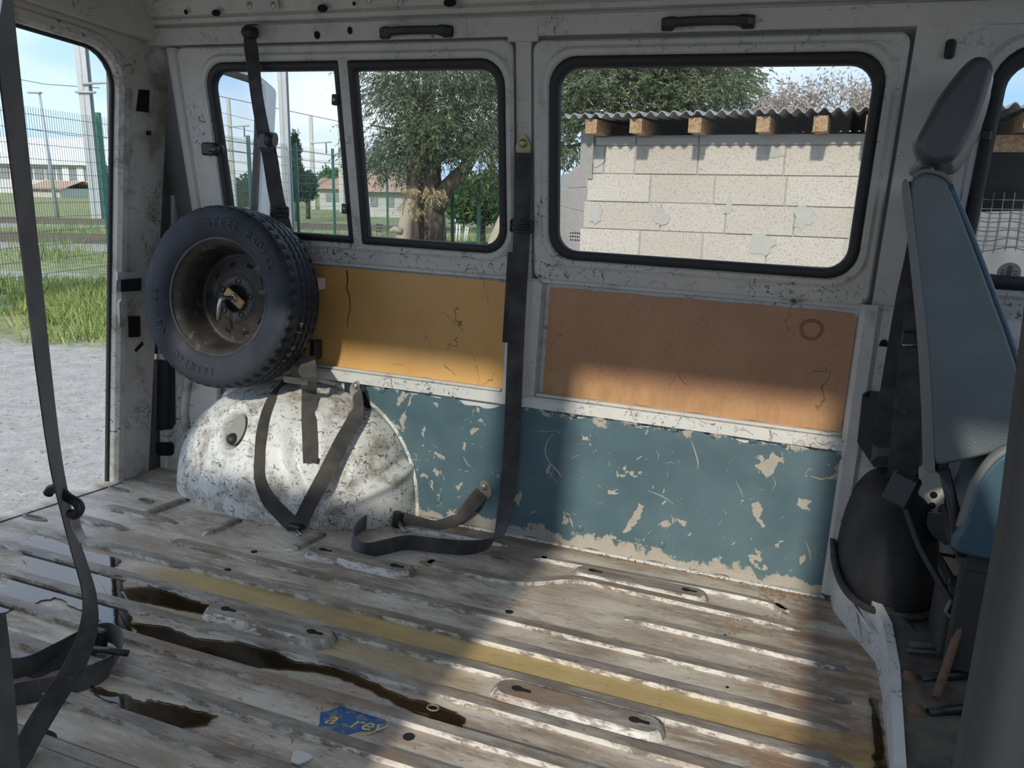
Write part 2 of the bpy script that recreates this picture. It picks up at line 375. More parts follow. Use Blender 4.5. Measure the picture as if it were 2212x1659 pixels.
# same worn paint, on the ribs with sunlit and shaded flanks painted in
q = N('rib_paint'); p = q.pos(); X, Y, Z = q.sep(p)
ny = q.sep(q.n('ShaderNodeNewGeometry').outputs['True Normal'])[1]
lit_flank = q.math('MULTIPLY', q.ramp(ny, -0.15, -0.4), q.ramp(q.noise(q.map(p, (0.4, 1, 1)), 34, 5, 0.75), 0.42, 0.56))   # near side painted pale as sunlit, broken by wear; the crowns are walked bare
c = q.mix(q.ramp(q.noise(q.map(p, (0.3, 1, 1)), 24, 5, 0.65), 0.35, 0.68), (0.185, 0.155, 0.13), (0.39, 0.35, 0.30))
c = q.mix(lit_flank, c, (0.68, 0.66, 0.62))
c = q.mix(q.ramp(ny, 0.12, 0.25), c, (0.075, 0.062, 0.052))   # shade on the far side painted in dark
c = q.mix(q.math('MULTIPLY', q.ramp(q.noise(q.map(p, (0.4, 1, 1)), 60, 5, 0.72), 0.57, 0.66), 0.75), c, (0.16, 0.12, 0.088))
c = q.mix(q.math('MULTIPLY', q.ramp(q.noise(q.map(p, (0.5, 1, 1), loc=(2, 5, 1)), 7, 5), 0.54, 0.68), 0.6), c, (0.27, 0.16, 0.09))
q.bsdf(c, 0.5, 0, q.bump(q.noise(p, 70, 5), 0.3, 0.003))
plain('pad_metal', (0.20, 0.185, 0.17), 0.55, 0.0, 0.35, 25, 0.2)
plain('hole_black', (0.006, 0.006, 0.006), 0.9, 0, 0.1)
plain('rust', (0.17, 0.10, 0.062), 0.85, 0, 0.5, 60, 0.5)
plain('black_plastic', (0.022, 0.022, 0.025), 0.42, 0, 0.2, 40, 0.05)
plain('black_rubber', (0.018, 0.018, 0.020), 0.55, 0, 0.2, 30)
plain('door_seal', (0.010, 0.010, 0.012), 0.75, 0, 0.25, 14, 0.2)
# webbing
q = N('belt_webbing'); p = q.obj()
c = q.mix(q.ramp(q.noise(p, 14, 5), 0.35, 0.7), (0.028, 0.027, 0.029), (0.075, 0.070, 0.068))
c = q.mix(q.math('MULTIPLY', q.ramp(q.noise(p, 60, 5, 0.7), 0.60, 0.72), 0.5), c, (0.20, 0.18, 0.16))
q.bsdf(c, 0.75, 0, q.bump(q.noise(q.map(p, (1, 1, 1)), 300, 2), 0.2, 0.002), Sheen_Weight=0.3)
q = N('belt_dusty'); p = q.obj()
c = q.mix(q.ramp(q.noise(p, 12, 5), 0.3, 0.7), (0.034, 0.030, 0.028), (0.085, 0.074, 0.065))
q.bsdf(c, 0.8, 0, q.bump(q.noise(p, 300, 2), 0.2, 0.002), Sheen_Weight=0.3)
# tyre and rim
q = N('tyre_rubber'); p = q.obj()
c = q.mix(q.ramp(q.noise(p, 6, 5), 0.3, 0.7), (0.014, 0.016, 0.023), (0.030, 0.034, 0.046))
c = q.mix(q.math('MULTIPLY', q.ramp(q.noise(p, 40, 5, 0.7), 0.58, 0.75), 0.35), c, (0.12, 0.115, 0.11))
q.bsdf(c, q.ramp(q.noise(p, 10, 3), 0.3, 0.7, 0.5, 0.68), 0, q.bump(q.noise(p, 90, 4), 0.08, 0.002), 0.35)
plain('tyre_letter', (0.012, 0.013, 0.017), 0.5, 0, 0.1)
plain('tyre_groove', (0.006, 0.006, 0.008), 0.8, 0, 0.1)
q = N('rim_steel'); p = q.obj()
c = q.mix(q.ramp(q.noise(p, 9, 5, 0.65), 0.35, 0.7), (0.036, 0.031, 0.029), (0.080, 0.067, 0.058))
c = q.mix(q.math('MULTIPLY', q.ramp(q.noise(p, 24, 5, 0.7), 0.56, 0.70), 0.7), c, (0.19, 0.15, 0.115))
q.bsdf(c, 0.55, 0.25, q.bump(q.noise(p, 60, 4), 0.2, 0.003))
plain('bare_steel', (0.42, 0.42, 0.41), 0.33, 0.9, 0.25, 40)
plain('zinc', (0.46, 0.44, 0.36), 0.38, 0.75, 0.2, 30)
plain('brass_plate', (0.42, 0.36, 0.20), 0.38, 0.75, 0.25, 30)
plain('chalk', (0.62, 0.60, 0.56), 0.9, 0, 0.1)
plain('light_wood', (0.55, 0.34, 0.15), 0.6, 0, 0.15, 60)
plain('white_plastic', (0.66, 0.65, 0.62), 0.4)
# seat
q = N('seat_vinyl'); p = q.obj()
c = q.mix(q.ramp(q.noise(p, 5, 4), 0.3, 0.7), (0.112, 0.132, 0.140), (0.148, 0.170, 0.176))
q.bsdf(c, 0.40, 0, q.bump(q.math('ADD', q.voro(p, 260), q.math('MULTIPLY', q.noise(p, 7, 2), 1.5)), 0.25, 0.003), 0.45)
q = N('seat_grey'); p = q.obj()
q.bsdf(q.mix(q.noise(p, 8, 4), (0.14, 0.14, 0.14), (0.21, 0.207, 0.20)), 0.5, 0, q.bump(q.voro(p, 240), 0.12, 0.003))
q = N('headrest_vinyl'); p = q.obj()
q.bsdf(q.mix(q.noise(p, 6, 4), (0.068, 0.070, 0.078), (0.098, 0.099, 0.106)), 0.42, 0, q.bump(q.math('ADD', q.noise(p, 120, 3), q.math('MULTIPLY', q.noise(p, 8, 2), 2.0)), 0.15, 0.003))
plain('seat_piping', (0.045, 0.095, 0.14), 0.4, 0, 0.1)
plain('cushion_blue', (0.055, 0.105, 0.138), 0.42, 0, 0.25, 9)
# rubber mats
q = N('rubber_mat'); p = q.obj()
c = q.mix(q.ramp(q.noise(p, 10, 5), 0.35, 0.7), (0.050, 0.048, 0.043), (0.135, 0.122, 0.10))
q.bsdf(c, 0.8, 0, q.bump(q.noise(p, 160, 3), 0.3, 0.003))
q = N('arch_rubber'); p = q.obj()
c = q.mix(q.ramp(q.noise(p, 7, 5), 0.35, 0.7), (0.016, 0.015, 0.017), (0.040, 0.037, 0.037))
q.bsdf(c, 0.58, 0, q.bump(q.noise(p, 170, 4), 0.5, 0.003))
# glass with dust
def glass(name, dust, tint=(0.93, 0.95, 0.95)):
    q = N(name); p = q.pos()
    tr = q.n('ShaderNodeBsdfTransparent'); tr.inputs[0].default_value = (*tint, 1)
    gl = q.n('ShaderNodeBsdfGlossy'); gl.inputs['Roughness'].default_value = 0.02; gl.inputs['Color'].default_value = (0.9, 0.9, 0.9, 1)
    df = q.n('ShaderNodeBsdfDiffuse'); df.inputs['Color'].default_value = (0.75, 0.75, 0.72, 1)
    fr = q.n('ShaderNodeFresnel'); fr.inputs['IOR'].default_value = 1.35
    bf = q.math('SUBTRACT', 1.0, q.n('ShaderNodeNewGeometry').outputs['Backfacing'])      # reflect once, on the outer skin of the pane
    m1 = q.n('ShaderNodeMixShader'); q.l(q.math('MULTIPLY', fr.outputs[0], bf), m1.inputs[0]); q.l(tr.outputs[0], m1.inputs[1]); q.l(gl.outputs[0], m1.inputs[2])
    f = q.math('MULTIPLY', q.ramp(q.noise(p, 4, 5, 0.65), 0.30, 0.80, 0.25, 1.6), dust)
    f = q.math('ADD', f, q.math('MULTIPLY', q.ramp(q.noise(p, 55, 3, 0.5), 0.72, 0.78), dust * 1.2))
    m2 = q.n('ShaderNodeMixShader'); q.l(f, m2.inputs[0]); q.l(m1.outputs[0], m2.inputs[1]); q.l(df.outputs[0], m2.inputs[2])
    q.l(m2.outputs[0], q.out.inputs['Surface'])
glass('window_glass', 0.032)
glass('dirty_glass', 0.055)
q = N('puddle_water')
tr = q.n('ShaderNodeBsdfTransparent'); tr.inputs[0].default_value = (0.80, 0.72, 0.60, 1)
gl = q.n('ShaderNodeBsdfGlossy'); gl.inputs['Roughness'].default_value = 0.03
lw = q.n('ShaderNodeFresnel'); lw.inputs['IOR'].default_value = 1.8
m1 = q.n('ShaderNodeMixShader'); q.l(lw.outputs[0], m1.inputs[0]); q.l(tr.outputs[0], m1.inputs[1]); q.l(gl.outputs[0], m1.inputs[2]); q.l(m1.outputs[0], q.out.inputs['Surface'])
q.l(q.bump(q.noise(q.pos(), 30, 3), 0.05, 0.002), gl.inputs['Normal'])
q = N('sky_water')
tr = q.n('ShaderNodeBsdfTransparent'); tr.inputs[0].default_value = (0.60, 0.56, 0.52, 1)
gl = q.n('ShaderNodeBsdfGlossy'); gl.inputs['Roughness'].default_value = 0.04
lw = q.n('ShaderNodeFresnel'); lw.inputs['IOR'].default_value = 2.4
m1 = q.n('ShaderNodeMixShader'); q.l(lw.outputs[0], m1.inputs[0]); q.l(tr.outputs[0], m1.inputs[1]); q.l(gl.outputs[0], m1.inputs[2]); q.l(m1.outputs[0], q.out.inputs['Surface'])
q.l(q.bump(q.noise(q.pos(), 30, 3), 0.05, 0.002), gl.inputs['Normal'])
q = N('sticker_blue'); p = q.pos()
c = q.mix(q.ramp(q.noise(p, 45, 5, 0.65), 0.50, 0.58), (0.018, 0.105, 0.30), (0.22, 0.20, 0.19))
c = q.mix(q.ramp(q.noise(p, 90, 4), 0.62, 0.70), c, (0.20, 0.38, 0.46)); q.bsdf(c, 0.5)
plain('sticker_yellow', (0.68, 0.54, 0.22), 0.6, 0, 0.3, 80)
plain('litter', (0.34, 0.20, 0.09), 0.9, 0, 0.5, 60)
plain('mark_grey', (0.10, 0.10, 0.10), 0.7)
plain('sticker_pale', (0.42, 0.37, 0.36), 0.6)
# outdoors
q = N('ground_mix'); p = q.obj()
X, Y, Z = q.sep(p)
gv = q.mix(q.ramp(q.noise(p, 6, 6, 0.75), 0.3, 0.7), (0.30, 0.28, 0.258), (0.44, 0.42, 0.39))
gv = q.mix(q.ramp(q.noise(p, 30, 5, 0.7), 0.56, 0.70), gv, (0.22, 0.20, 0.175))
gs = q.mix(q.ramp(q.noise(p, 3, 5, 0.7), 0.35, 0.65), (0.135, 0.17, 0.055), (0.32, 0.30, 0.14))
far = q.ramp(q.math('ADD', Y, q.math('MULTIPLY', q.noise(p, 0.8, 5, 0.7), 4.0)), 9.0, 10.6)
path = q.math('MULTIPLY', q.ramp(q.math('ADD', Y, q.math('MULTIPLY', q.noise(p, 0.6, 5), 2.0)), 12.9, 13.3), q.ramp(q.math('ADD', Y, q.math('MULTIPLY', q.noise(p, 0.6, 5), 2.0)), 15.2, 14.8))
f = q.math('MULTIPLY', far, q.math('SUBTRACT', 1.0, path))
q.bsdf(q.mix(f, gv, gs), 0.95, 0, q.bump(q.noise(p, 26, 4, 0.75), 0.7, 0.03))
q = N('grass_blade'); r = q.island()
q.bsdf(q.mix(r, (0.10, 0.19, 0.035), (0.33, 0.36, 0.12)), 0.7)
q = N('cinder_block'); p = q.pos(); r = q.n('ShaderNodeObjectInfo').outputs['Random']
c = q.mix(r, (0.56, 0.49, 0.42), (0.65, 0.58, 0.505))
c = q.mix(q.ramp(q.noise(p, 75, 5, 0.7), 0.50, 0.66), c, (0.40, 0.35, 0.30))
c = q.mix(q.ramp(q.noise(p, 95, 4, 0.7, out='Fac'), 0.60, 0.68), c, (0.74, 0.70, 0.64))
q.bsdf(c, 0.95, 0, q.bump(q.noise(p, 70, 3, 0.7), 0.8, 0.008))
q = N('mortar'); p = q.pos()
q.bsdf(q.mix(q.noise(p, 16, 5), (0.43, 0.41, 0.37), (0.53, 0.505, 0.455)), 0.95, 0, q.bump(q.noise(p, 30, 5), 0.5, 0.006))
q = N('hollow_brick'); p = q.pos(); r = q.n('ShaderNodeObjectInfo').outputs['Random']
q.bsdf(q.mix(q.ramp(q.noise(p, 20, 5), 0.3, 0.7), (0.46, 0.37, 0.33), (0.56, 0.49, 0.45)), 0.9, 0, q.bump(q.noise(p, 60, 4), 0.3, 0.005))
q = N('fibre_cement'); p = q.pos()
q.bsdf(q.mix(q.ramp(q.noise(p, 12, 5, 0.65), 0.3, 0.7), (0.19, 0.19, 0.185), (0.36, 0.355, 0.34)), 0.9, 0, q.bump(q.noise(p, 80, 4), 0.3, 0.004))
q = N('rafter_wood'); p = q.pos()
c = q.mix(q.ramp(q.noise(q.map(p, (6, 1, 6)), 6, 5, 0.6, 1.0), 0.3, 0.7), (0.26, 0.135, 0.06), (0.50, 0.335, 0.19)); q.bsdf(c, 0.75)
plain('grey_plank', (0.33, 0.31, 0.29), 0.9, 0, 0.3, 30, 0.3)
q = N('bark'); p = q.pos()
q.bsdf(q.mix(q.ramp(q.noise(q.map(p, (1, 1, 0.25)), 12, 5, 0.7), 0.35, 0.65), (0.045, 0.035, 0.030), (0.17, 0.135, 0.11)), 0.95, 0, q.bump(q.noise(q.map(p, (1, 1, 0.2)), 22, 5), 0.9, 0.03))
q = N('pale_bark'); p = q.pos()
q.bsdf(q.mix(q.noise(q.map(p, (1, 1, 0.3)), 14, 5), (0.24, 0.19, 0.14), (0.50, 0.43, 0.34)), 0.95, 0, q.bump(q.noise(p, 25, 5), 0.6, 0.02))
def leaf(name, a, b, c_):
    q = N(name); r = q.island(); c = q.mix(q.ramp(r, 0.0, 0.75), a, b); c = q.mix(q.ramp(r, 0.86, 0.96), c, c_)
    df = q.n('ShaderNodeBsdfDiffuse'); q.l(c, df.inputs[0]); tl = q.n('ShaderNodeBsdfTranslucent'); q.l(c, tl.inputs[0])
    ms = q.n('ShaderNodeMixShader'); ms.inputs[0].default_value = 0.3; q.l(df.outputs[0], ms.inputs[1]); q.l(tl.outputs[0], ms.inputs[2]); q.l(ms.outputs[0], q.out.inputs['Surface'])
leaf('conifer_leaf', (0.045, 0.068, 0.052), (0.17, 0.215, 0.115), (0.30, 0.27, 0.16))
leaf('conifer_light', (0.06, 0.09, 0.06), (0.22, 0.265, 0.14), (0.36, 0.31, 0.18))
leaf('dead_leaf', (0.40, 0.31, 0.17), (0.56, 0.46, 0.28), (0.30, 0.20, 0.09))
leaf('hedge_leaf', (0.055, 0.105, 0.035), (0.12, 0.20, 0.075), (0.16, 0.25, 0.10))
leaf('cypress_leaf', (0.025, 0.045, 0.032), (0.06, 0.09, 0.06), (0.08, 0.11, 0.07))
leaf('bud', (0.32, 0.25, 0.20), (0.52, 0.44, 0.38), (0.6, 0.52, 0.45))
plain('fence_green', (0.020, 0.115, 0.085), 0.45, 0, 0.15)
plain('galvanised', (0.42, 0.44, 0.46), 0.5, 0.2, 0.15, 6)
plain('concrete_pole', (0.55, 0.53, 0.50), 0.9, 0, 0.15, 6)
plain('wire', (0.12, 0.12, 0.13), 0.6)
plain('warehouse_roof', (0.78, 0.78, 0.78), 0.6, 0, 0.06, 2)
plain('warehouse_wall', (0.60, 0.60, 0.60), 0.7, 0, 0.08, 2)
plain('far_window', (0.26, 0.27, 0.28), 0.3)
plain('terracotta', (0.42, 0.27, 0.19), 0.9, 0, 0.2, 5)
plain('rail_steel', (0.13, 0.105, 0.09), 0.6, 0.3, 0.2)
plain('ballast', (0.30, 0.27, 0.245), 0.95, 0, 0.4, 8, 0.5)
plain('white_furniture', (0.80, 0.80, 0.78), 0.4)
plain('door_white', (0.66, 0.67, 0.68), 0.35, 0, 0.05)
plain('tarp_grey', (0.24, 0.245, 0.25), 0.7, 0, 0.25, 3)
plain('shelter_dark', (0.045, 0.043, 0.042), 0.9, 0, 0.3, 6)
plain('paint_grey', (0.62, 0.62, 0.60), 0.45, 0, 0.06, 8)
plain('battery_label', (0.42, 0.38, 0.29), 0.6)

plain('bare_primer', (0.40, 0.37, 0.32), 0.85, 0, 0.15, 40)
plain('stain_brown', (0.30, 0.125, 0.055), 0.6, 0, 0.15, 30)
plain('recess_shade_grey', (0.27, 0.265, 0.25), 0.6, 0, 0.2, 20)
# ================================================================== THE VAN BODY (setting)
def struct(name, loc, label=None): return empty(name, loc, label, None, None, 'structure')
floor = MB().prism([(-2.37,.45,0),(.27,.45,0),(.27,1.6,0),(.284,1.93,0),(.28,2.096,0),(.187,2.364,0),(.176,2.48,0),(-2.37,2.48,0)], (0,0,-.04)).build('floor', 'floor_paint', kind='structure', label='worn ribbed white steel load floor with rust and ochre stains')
def sweep(path, w=.046, top=.030, h=.012, taper=.05):
    P = [np.array(p, float) for p in path]
    if len(P) > 2: P = catmull(P, 6)
    # split near the ends so the rib runs out smoothly
    d0 = (P[1]-P[0]) / np.linalg.norm(P[1]-P[0]); d1 = (P[-1]-P[-2]) / np.linalg.norm(P[-1]-P[-2])
    P = [P[0], P[0]+d0*taper*.5, P[0]+d0*taper] + list(P[1:-1]) + [P[-1]-d1*taper, P[-1]-d1*taper*.5, P[-1]]
    H = [0.02, .65, 1] + [1]*(len(P)-6) + [1, .65, .02]
    rings = []
    for i, p in enumerate(P):
        t = P[min(i+1, len(P)-1)] - P[max(i-1, 0)]; t /= np.linalg.norm(t); s = np.array([-t[1], t[0]])
        k = .35 + .65*H[i]
        rings.append([(p[0]+s[0]*o*k, p[1]+s[1]*o*k, z*H[i]) for o, z in ((-w/2+.003,-.001),(-top/2-.004,h),(top/2-.004,h),(w/2+.004,-.001))])
    return MB().loft(rings, True, True, True)
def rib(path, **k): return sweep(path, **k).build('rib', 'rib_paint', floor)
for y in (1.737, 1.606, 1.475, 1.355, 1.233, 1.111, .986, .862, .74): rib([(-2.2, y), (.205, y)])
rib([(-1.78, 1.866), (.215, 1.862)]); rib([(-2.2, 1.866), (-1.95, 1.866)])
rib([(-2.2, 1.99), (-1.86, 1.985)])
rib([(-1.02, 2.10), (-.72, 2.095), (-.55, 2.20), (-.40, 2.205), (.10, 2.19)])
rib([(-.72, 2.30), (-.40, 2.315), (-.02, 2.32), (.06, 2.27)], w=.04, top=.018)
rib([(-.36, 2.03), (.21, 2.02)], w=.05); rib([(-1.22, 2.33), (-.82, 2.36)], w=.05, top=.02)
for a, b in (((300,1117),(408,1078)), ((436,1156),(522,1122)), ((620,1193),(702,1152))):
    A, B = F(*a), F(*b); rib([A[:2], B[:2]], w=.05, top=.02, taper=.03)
def seat_pad(x0, x1, y):
    r = .036; n = 8
    def outline(q, z): 
        o = []
        for k in range(n+1): a = math.radians(-90+180*k/n); o.append((x1-r+q*math.cos(a), y+q*math.sin(a), z))
        for k in range(n+1): a = math.radians(90+180*k/n); o.append((x0+r+q*math.cos(a), y+q*math.sin(a), z))
        return o
    mb = MB().loft([outline(r+.010, -.001), outline(r, .016), outline(r-.005, .019)], True, False, True)
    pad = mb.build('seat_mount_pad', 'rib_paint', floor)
    for xx in (x0+.055, x1-.055):
        hb = MB()
        k = [(xx+.013*math.cos(a)-.004, y+.010*math.sin(a), .0196) for a in np.linspace(0, 2*math.pi, 14)[:-1]]
        hb.prism(k, (0,0,.0012)); hb.prism([(xx+.004, y-.005, .0196), (xx+.028, y-.004, .0196), (xx+.028, y+.004, .0196), (xx+.004, y+.005, .0196)], (0,0,.0013))
        hb.build('keyhole_slot', 'hole_black', pad)
for a in ((-1.35,-.98,1.55), (-.545,-.17,1.54), (-1.355,-.995,1.998), (-.56,-.165,2.256), (-1.32,-.95,.93), (-.54,-.17,.93)): seat_pad(*a)
def floor_disc(u, v, rx, ry, mat='hole_black', h=.0015, nm='drain_hole'):
    c = F(u, v); MB().prism([(c[0]+rx*math.cos(a), c[1]+ry*math.sin(a), -.0005) for a in np.linspace(0, 2*math.pi, 16)[:-1]], (0,0,h+.0005)).build(nm, mat, floor)
for u, v, rx, ry in ((549,1192,.010,.010),(492,1231,.010,.009),(883,1592,.012,.012),(1100,1322,.011,.010),(1566,1372,.004,.004),(1571,1485,.004,.004),(95,1588,.03,.014)): floor_disc(u, v, rx, ry)
def ring_cup(u, v, rx, ry):
    c = F(u, v); A = np.linspace(0, 2*math.pi, 20)[:-1]
    rr = lambda k, z: [(c[0]+rx*k*math.cos(a), c[1]+ry*k*math.sin(a), z) for a in A]
    o = MB().loft([rr(1.15,-.001), rr(1.0,.006), rr(.8,.006), rr(.72,.001)], True, False, False, True).build('pressed_ring', 'pad_metal', floor)
    MB().prism(rr(.7, .0008), (0,0,.0006)).build('ring_dirt', 'rust', o)
for a in ((1080,1208,.028,.018),(1615,1337,.03,.016),(315,1083,.03,.018),(256,1058,.045,.012),(75,1120,.05,.014),(935,1533,.014,.011),(1668,1350,.028,.014)): ring_cup(*a)

# ---- far side wall
wall = struct('wall_left', (-1.1, 2.475, 0), 'scratched white inner side wall of the van')
prof = [(0,2.472),(.452,2.472),(.456,2.447),(.484,2.447),(.492,2.455),(.494,2.497),(.868,2.497),(.870,2.470),(.880,2.475)]
MB().loft([[(-2.13,y,z) for z,y in prof], [(.176,y,z) for z,y in prof]], False).build('lower_skin', 'sill_paint', wall)
MB().box((-2.40,2.55,-.05),(1.4,2.57,.88)).build('outer_skin', 'recess_paint', wall)
MB().prism([UP(-2.46,.45,-.10),UP(-2.10,.45,-.10),UP(-2.10,.88,-.10),UP(-2.10,1.74,-.10),UP(-2.46,1.74,-.10),UP(-2.46,.88,-.10)], (0,.02,0)).build('corner_skin', 'recess_paint', wall)
MB().box((-2.46,2.305,-.06),(-2.385,2.60,1.74)).build('corner_closure', 'recess_paint', wall)
for a_ in ((-.925,-.815,.86,1.62),(.15,.20,.86,1.62),(-2.2,.40,1.565,1.605),(.330,.365,.86,1.62)):
    MB().prism([UP(a_[0],a_[2],-.028),UP(a_[1],a_[2],-.028),UP(a_[1],a_[3],-.028),UP(a_[0],a_[3],-.028)], (0,.012,0)).build('seam_backing', 'recess_paint', wall)
# teal kick panel with a torn upper edge
bot = [(x, 2.462, .004 + .006*math.sin(x*31)) for x in np.linspace(-1.50,.158,24)]
topp = []
for x in np.linspace(.158,-1.50,90):
    z = .449 + .006*math.sin(x*23+1) + .005*math.sin(x*61) + random.uniform(-.003,.003)
    if -1.10 < x < -.93: z -= .022*abs(math.sin((x+.93)*18))
    topp.append((x, 2.462, z))
MB().prism(bot + topp, (0,-.008,0)).build('kick_panel', 'teal_panel', wall, label='chipped teal painted kick panel')
for u, v in ((826,842),(947,1080),(1456,926),(1543,939),(1626,951),(1694,958),(1813,984),(1253,1140),(1430,1176),(1624,1213),(1238,893),(1297,903),(1371,913)):
    c = W(u, v, 2.454); MB().lathe([(.0125,0),(.0115,.003),(.006,.0045),(.0005,.005)], c, (0,-1,0), 14).build('panel_stud', 'teal_panel', wall)
MB().prism([W(745,820,2.455),W(780,820,2.455),W(795,845,2.455),W(802,880,2.455),W(790,885,2.455),W(765,860,2.455),W(745,848,2.455)], (0,-.004,0)).build('anchor_patch', 'black_plastic', wall)
MB().bbox((-1.2,2.436,-.001),(.165,2.4535,.007),.003).build('floor_edge_strip', 'riser_paint', wall)
MB().bbox((.206,2.452,.02),(.345,2.49,.885),.003).build('pillar_skin', 'van_paint', wall)
# hardboard infill panels
def panel(nm, x0, x1, z0, z1, mt, lab):
    P = [(x0,2.494,z0)] + [(x, 2.494, z0+.002*math.sin(x*40)) for x in np.linspace(x0,x1,12)[1:-1]] + [(x1,2.494,z0),(x1,2.494,z1-.012),(x1-.014,2.494,z1-.002)] + [(x, 2.494, z1+.0015*math.sin(x*33)) for x in np.linspace(x1,x0,12)[1:-1]] + [(x0,2.494,z1)]
    return MB().prism(P, (0,-.009,0)).build(nm, mt, wall, label=lab)
pb = panel('hardboard_panel', -1.98, -.928, .502, .862, 'ochre_board', 'smooth ochre hardboard panel with a dark crack')
crk = [W(u, v, 2.4845) for u, v in ((749,584),(751,605),(749,622),(755,640),(756,668),(751,690),(750,708))]
MB().ribbon([(p, (1,0,0), .0045 - i*.0005) for i, p in enumerate(crk)], t=.001, seg=4).build('crack', 'hole_black', pb)
panel('hardboard_panel', -.783, .146, .504, .856, 'brown_board', 'fibrous brown hardboard panel, water-stained below')
c = W(1753,712,2.4845); A_ = np.linspace(0, 2*math.pi, 25)[:-1]
MB().loft([[(c[0]+r*math.cos(a)*(1+.05*math.sin(3*a)), 2.4850+dy, c[2]+r*math.sin(a)*(1+.04*math.cos(2*a))) for a in A_] for r, dy in ((.034,0),(.034,-.0006),(.023,-.0006),(.023,0))], True).build('ring_stain', 'stain_brown', wall)
def chip(pts):
    Q = []
    for (u0, v0), (u1, v1) in zip(pts, pts[1:] + pts[:1]):
        k = max(2, int(math.hypot(u1-u0, v1-v0)/3.5))
        for i in range(k): Q.append((u0+(u1-u0)*i/k + random.uniform(-2.2,2.2), v0+(v1-v0)*i/k + random.uniform(-2.2,2.2)))
    MB().prism([W(u, v, 2.4542) for u, v in Q], (0,-.0005,0)).build('paint_chip', 'bare_primer', wall)
def scratch(pts, w): MB().ribbon([(W(u, v, 2.4536), (1,0,.5), w*k*.75) for (u, v), k in zip(pts, [.3]+[random.uniform(.6,1.2) for _ in pts[2:]]+[.2])], t=.0008, seg=4).build('paint_scratch', 'bare_primer', wall)
for P_ in ([(1626,1005),(1645,1000),(1660,990),(1668,972),(1676,985),(1695,990),(1680,1002),(1668,1025),(1655,1032),(1645,1018)], [(1380,1088),(1390,1092),(1382,1120),(1370,1135),(1352,1152),(1345,1150),(1358,1128),(1372,1105)], [(1462,1118),(1485,1128),(1482,1138),(1470,1132)], [(1622,1088),(1640,1085),(1650,1100),(1640,1118),(1655,1135),(1648,1140),(1628,1115)], [(1726,1075),(1755,1082),(1745,1092),(1750,1102),(1735,1100),(1720,1090)], [(1725,1205),(1740,1195),(1738,1215),(1728,1220)], [(935,870),(948,872),(944,880)], [(915,920),(920,925),(915,945),(910,938)], [(940,1010),(950,1018),(945,1028),(936,1018)]): chip(P_)
for P_, w_ in (([(1195,938),(1182,955),(1178,978),(1188,1000),(1205,1018),(1212,1030)], .007), ([(1150,930),(1180,932),(1215,928)], .004), ([(1492,950),(1500,970),(1508,1000),(1506,1015)], .004), ([(1668,1028),(1675,1045),(1668,1058)], .004), ([(1750,1028),(1775,1035),(1788,1030)], .005), ([(1400,1060),(1430,1072),(1458,1090)], .004), ([(1000,985),(1008,1000),(1018,1010)], .004), ([(1740,1170),(1748,1190),(1752,1212)], .005), ([(1245,960),(1262,958)], .004), ([(1590,1040),(1600,1060),(1606,1075)], .004)): scratch(P_, w_)
# bottom metal strips under the boards, beading
MB().bbox((-2.0,2.462,.494),(-.925,2.492,.503),.002).build('edge_strip', 'van_paint', wall)
MB().bbox((-.80,2.462,.494),(.12,2.492,.504),.002).build('edge_strip', 'van_paint', wall)
# pillar covers
MB().loft([[(x, y, z) for x, y in ((-.925,2.49),(-.915,2.452),(-.875,2.440),(-.845,2.440),(-.832,2.462),(-.806,2.466),(-.800,2.49))] for z in (.486,.872)], False).build('pillar_cover', 'van_paint', wall)
MB().loft([[(x, y, z) for x, y in ((.150,2.49),(.150,2.458),(.162,2.440),(.195,2.440),(.206,2.452))] for z in (.015,.47,.885)], False).build('pillar_cover', 'van_paint', wall)
# window surrounds: pressed panels leaning inwards
def surround(nm, o, wn, ro, rw, mt='van_paint'):
    x0,x1,z0,z1 = o; a0,a1,b0,b1 = wn
    rg = []
    for k, off, r in ((0,-.020,ro),(.002,.002,ro),(.008,.008,ro),(.022,.008,ro)):
        rg.append([UP(x,z,off) for x,z in rrect(x0+k,x1-k,z0+k,z1-k,max(.004,r-k*.3))])
    for k, off in ((-.030,.008),(-.020,.016),(-.008,.016),(.0,.006),(.004,-.012)):
        rg.append([UP(x,z,off) for x,z in rrect(a0+k,a1-k,b0+k,b1-k,[q_ - k*.8 for q_ in rw])])
    return MB().loft(rg, True, False, False, False).build(nm, mt, wall)
WL = (-2.035,-.928,.954,1.528); WR = (-.781,.123,.952,1.530)
surround('window_surround', (-2.155,-.9005,.877,1.583), WL, .03, [.075]*4)
surround('window_surround', (-.838,.171,.877,1.579), WR, .03, [.075]*4)
# pillar between them, header rail, front pillar
def slab(x0,x1,z0,z1,off=0.0,th=.02): return [UP(x0,z0,off),UP(x1,z0,off),UP(x1,z1,off),UP(x0,z1,off)], (0,th,0)
for a in ((-.894,-.846,.872,1.60,-.004),(.179,.345,.86,1.60,.002)):
    P, d = slab(*a); MB().prism(P, d).build('pillar_skin', 'van_paint', wall)
hp = [(1.588,-.022),(1.589,.004),(1.592,.006),(1.640,.006),(1.641,-.010),(1.650,-.010),(1.653,.012),(1.665,.014),(1.667,.006),(1.672,.006),(1.675,.020),(1.722,.040),(1.728,.052)]
MB().loft([[UP(x,z,o) for z,o in hp] for x in (-2.30,1.3)], False).build('header_rail', 'van_paint', wall)
MB().prism([(-2.385,2.0,1.73),(-2.385,2.45,1.73),(-2.385,2.45,1.56),(-2.385,2.33,1.56)], (.09,0,0)).build('corner_bracket', 'van_paint', wall)
P_, d_ = slab(-.915,-.822,1.575,1.636,.008,.02); MB().prism(P_, d_).build('joint_plate', 'van_paint', wall)
P_, d_ = slab(-2.215,-2.13,1.50,1.60,.0,.02)
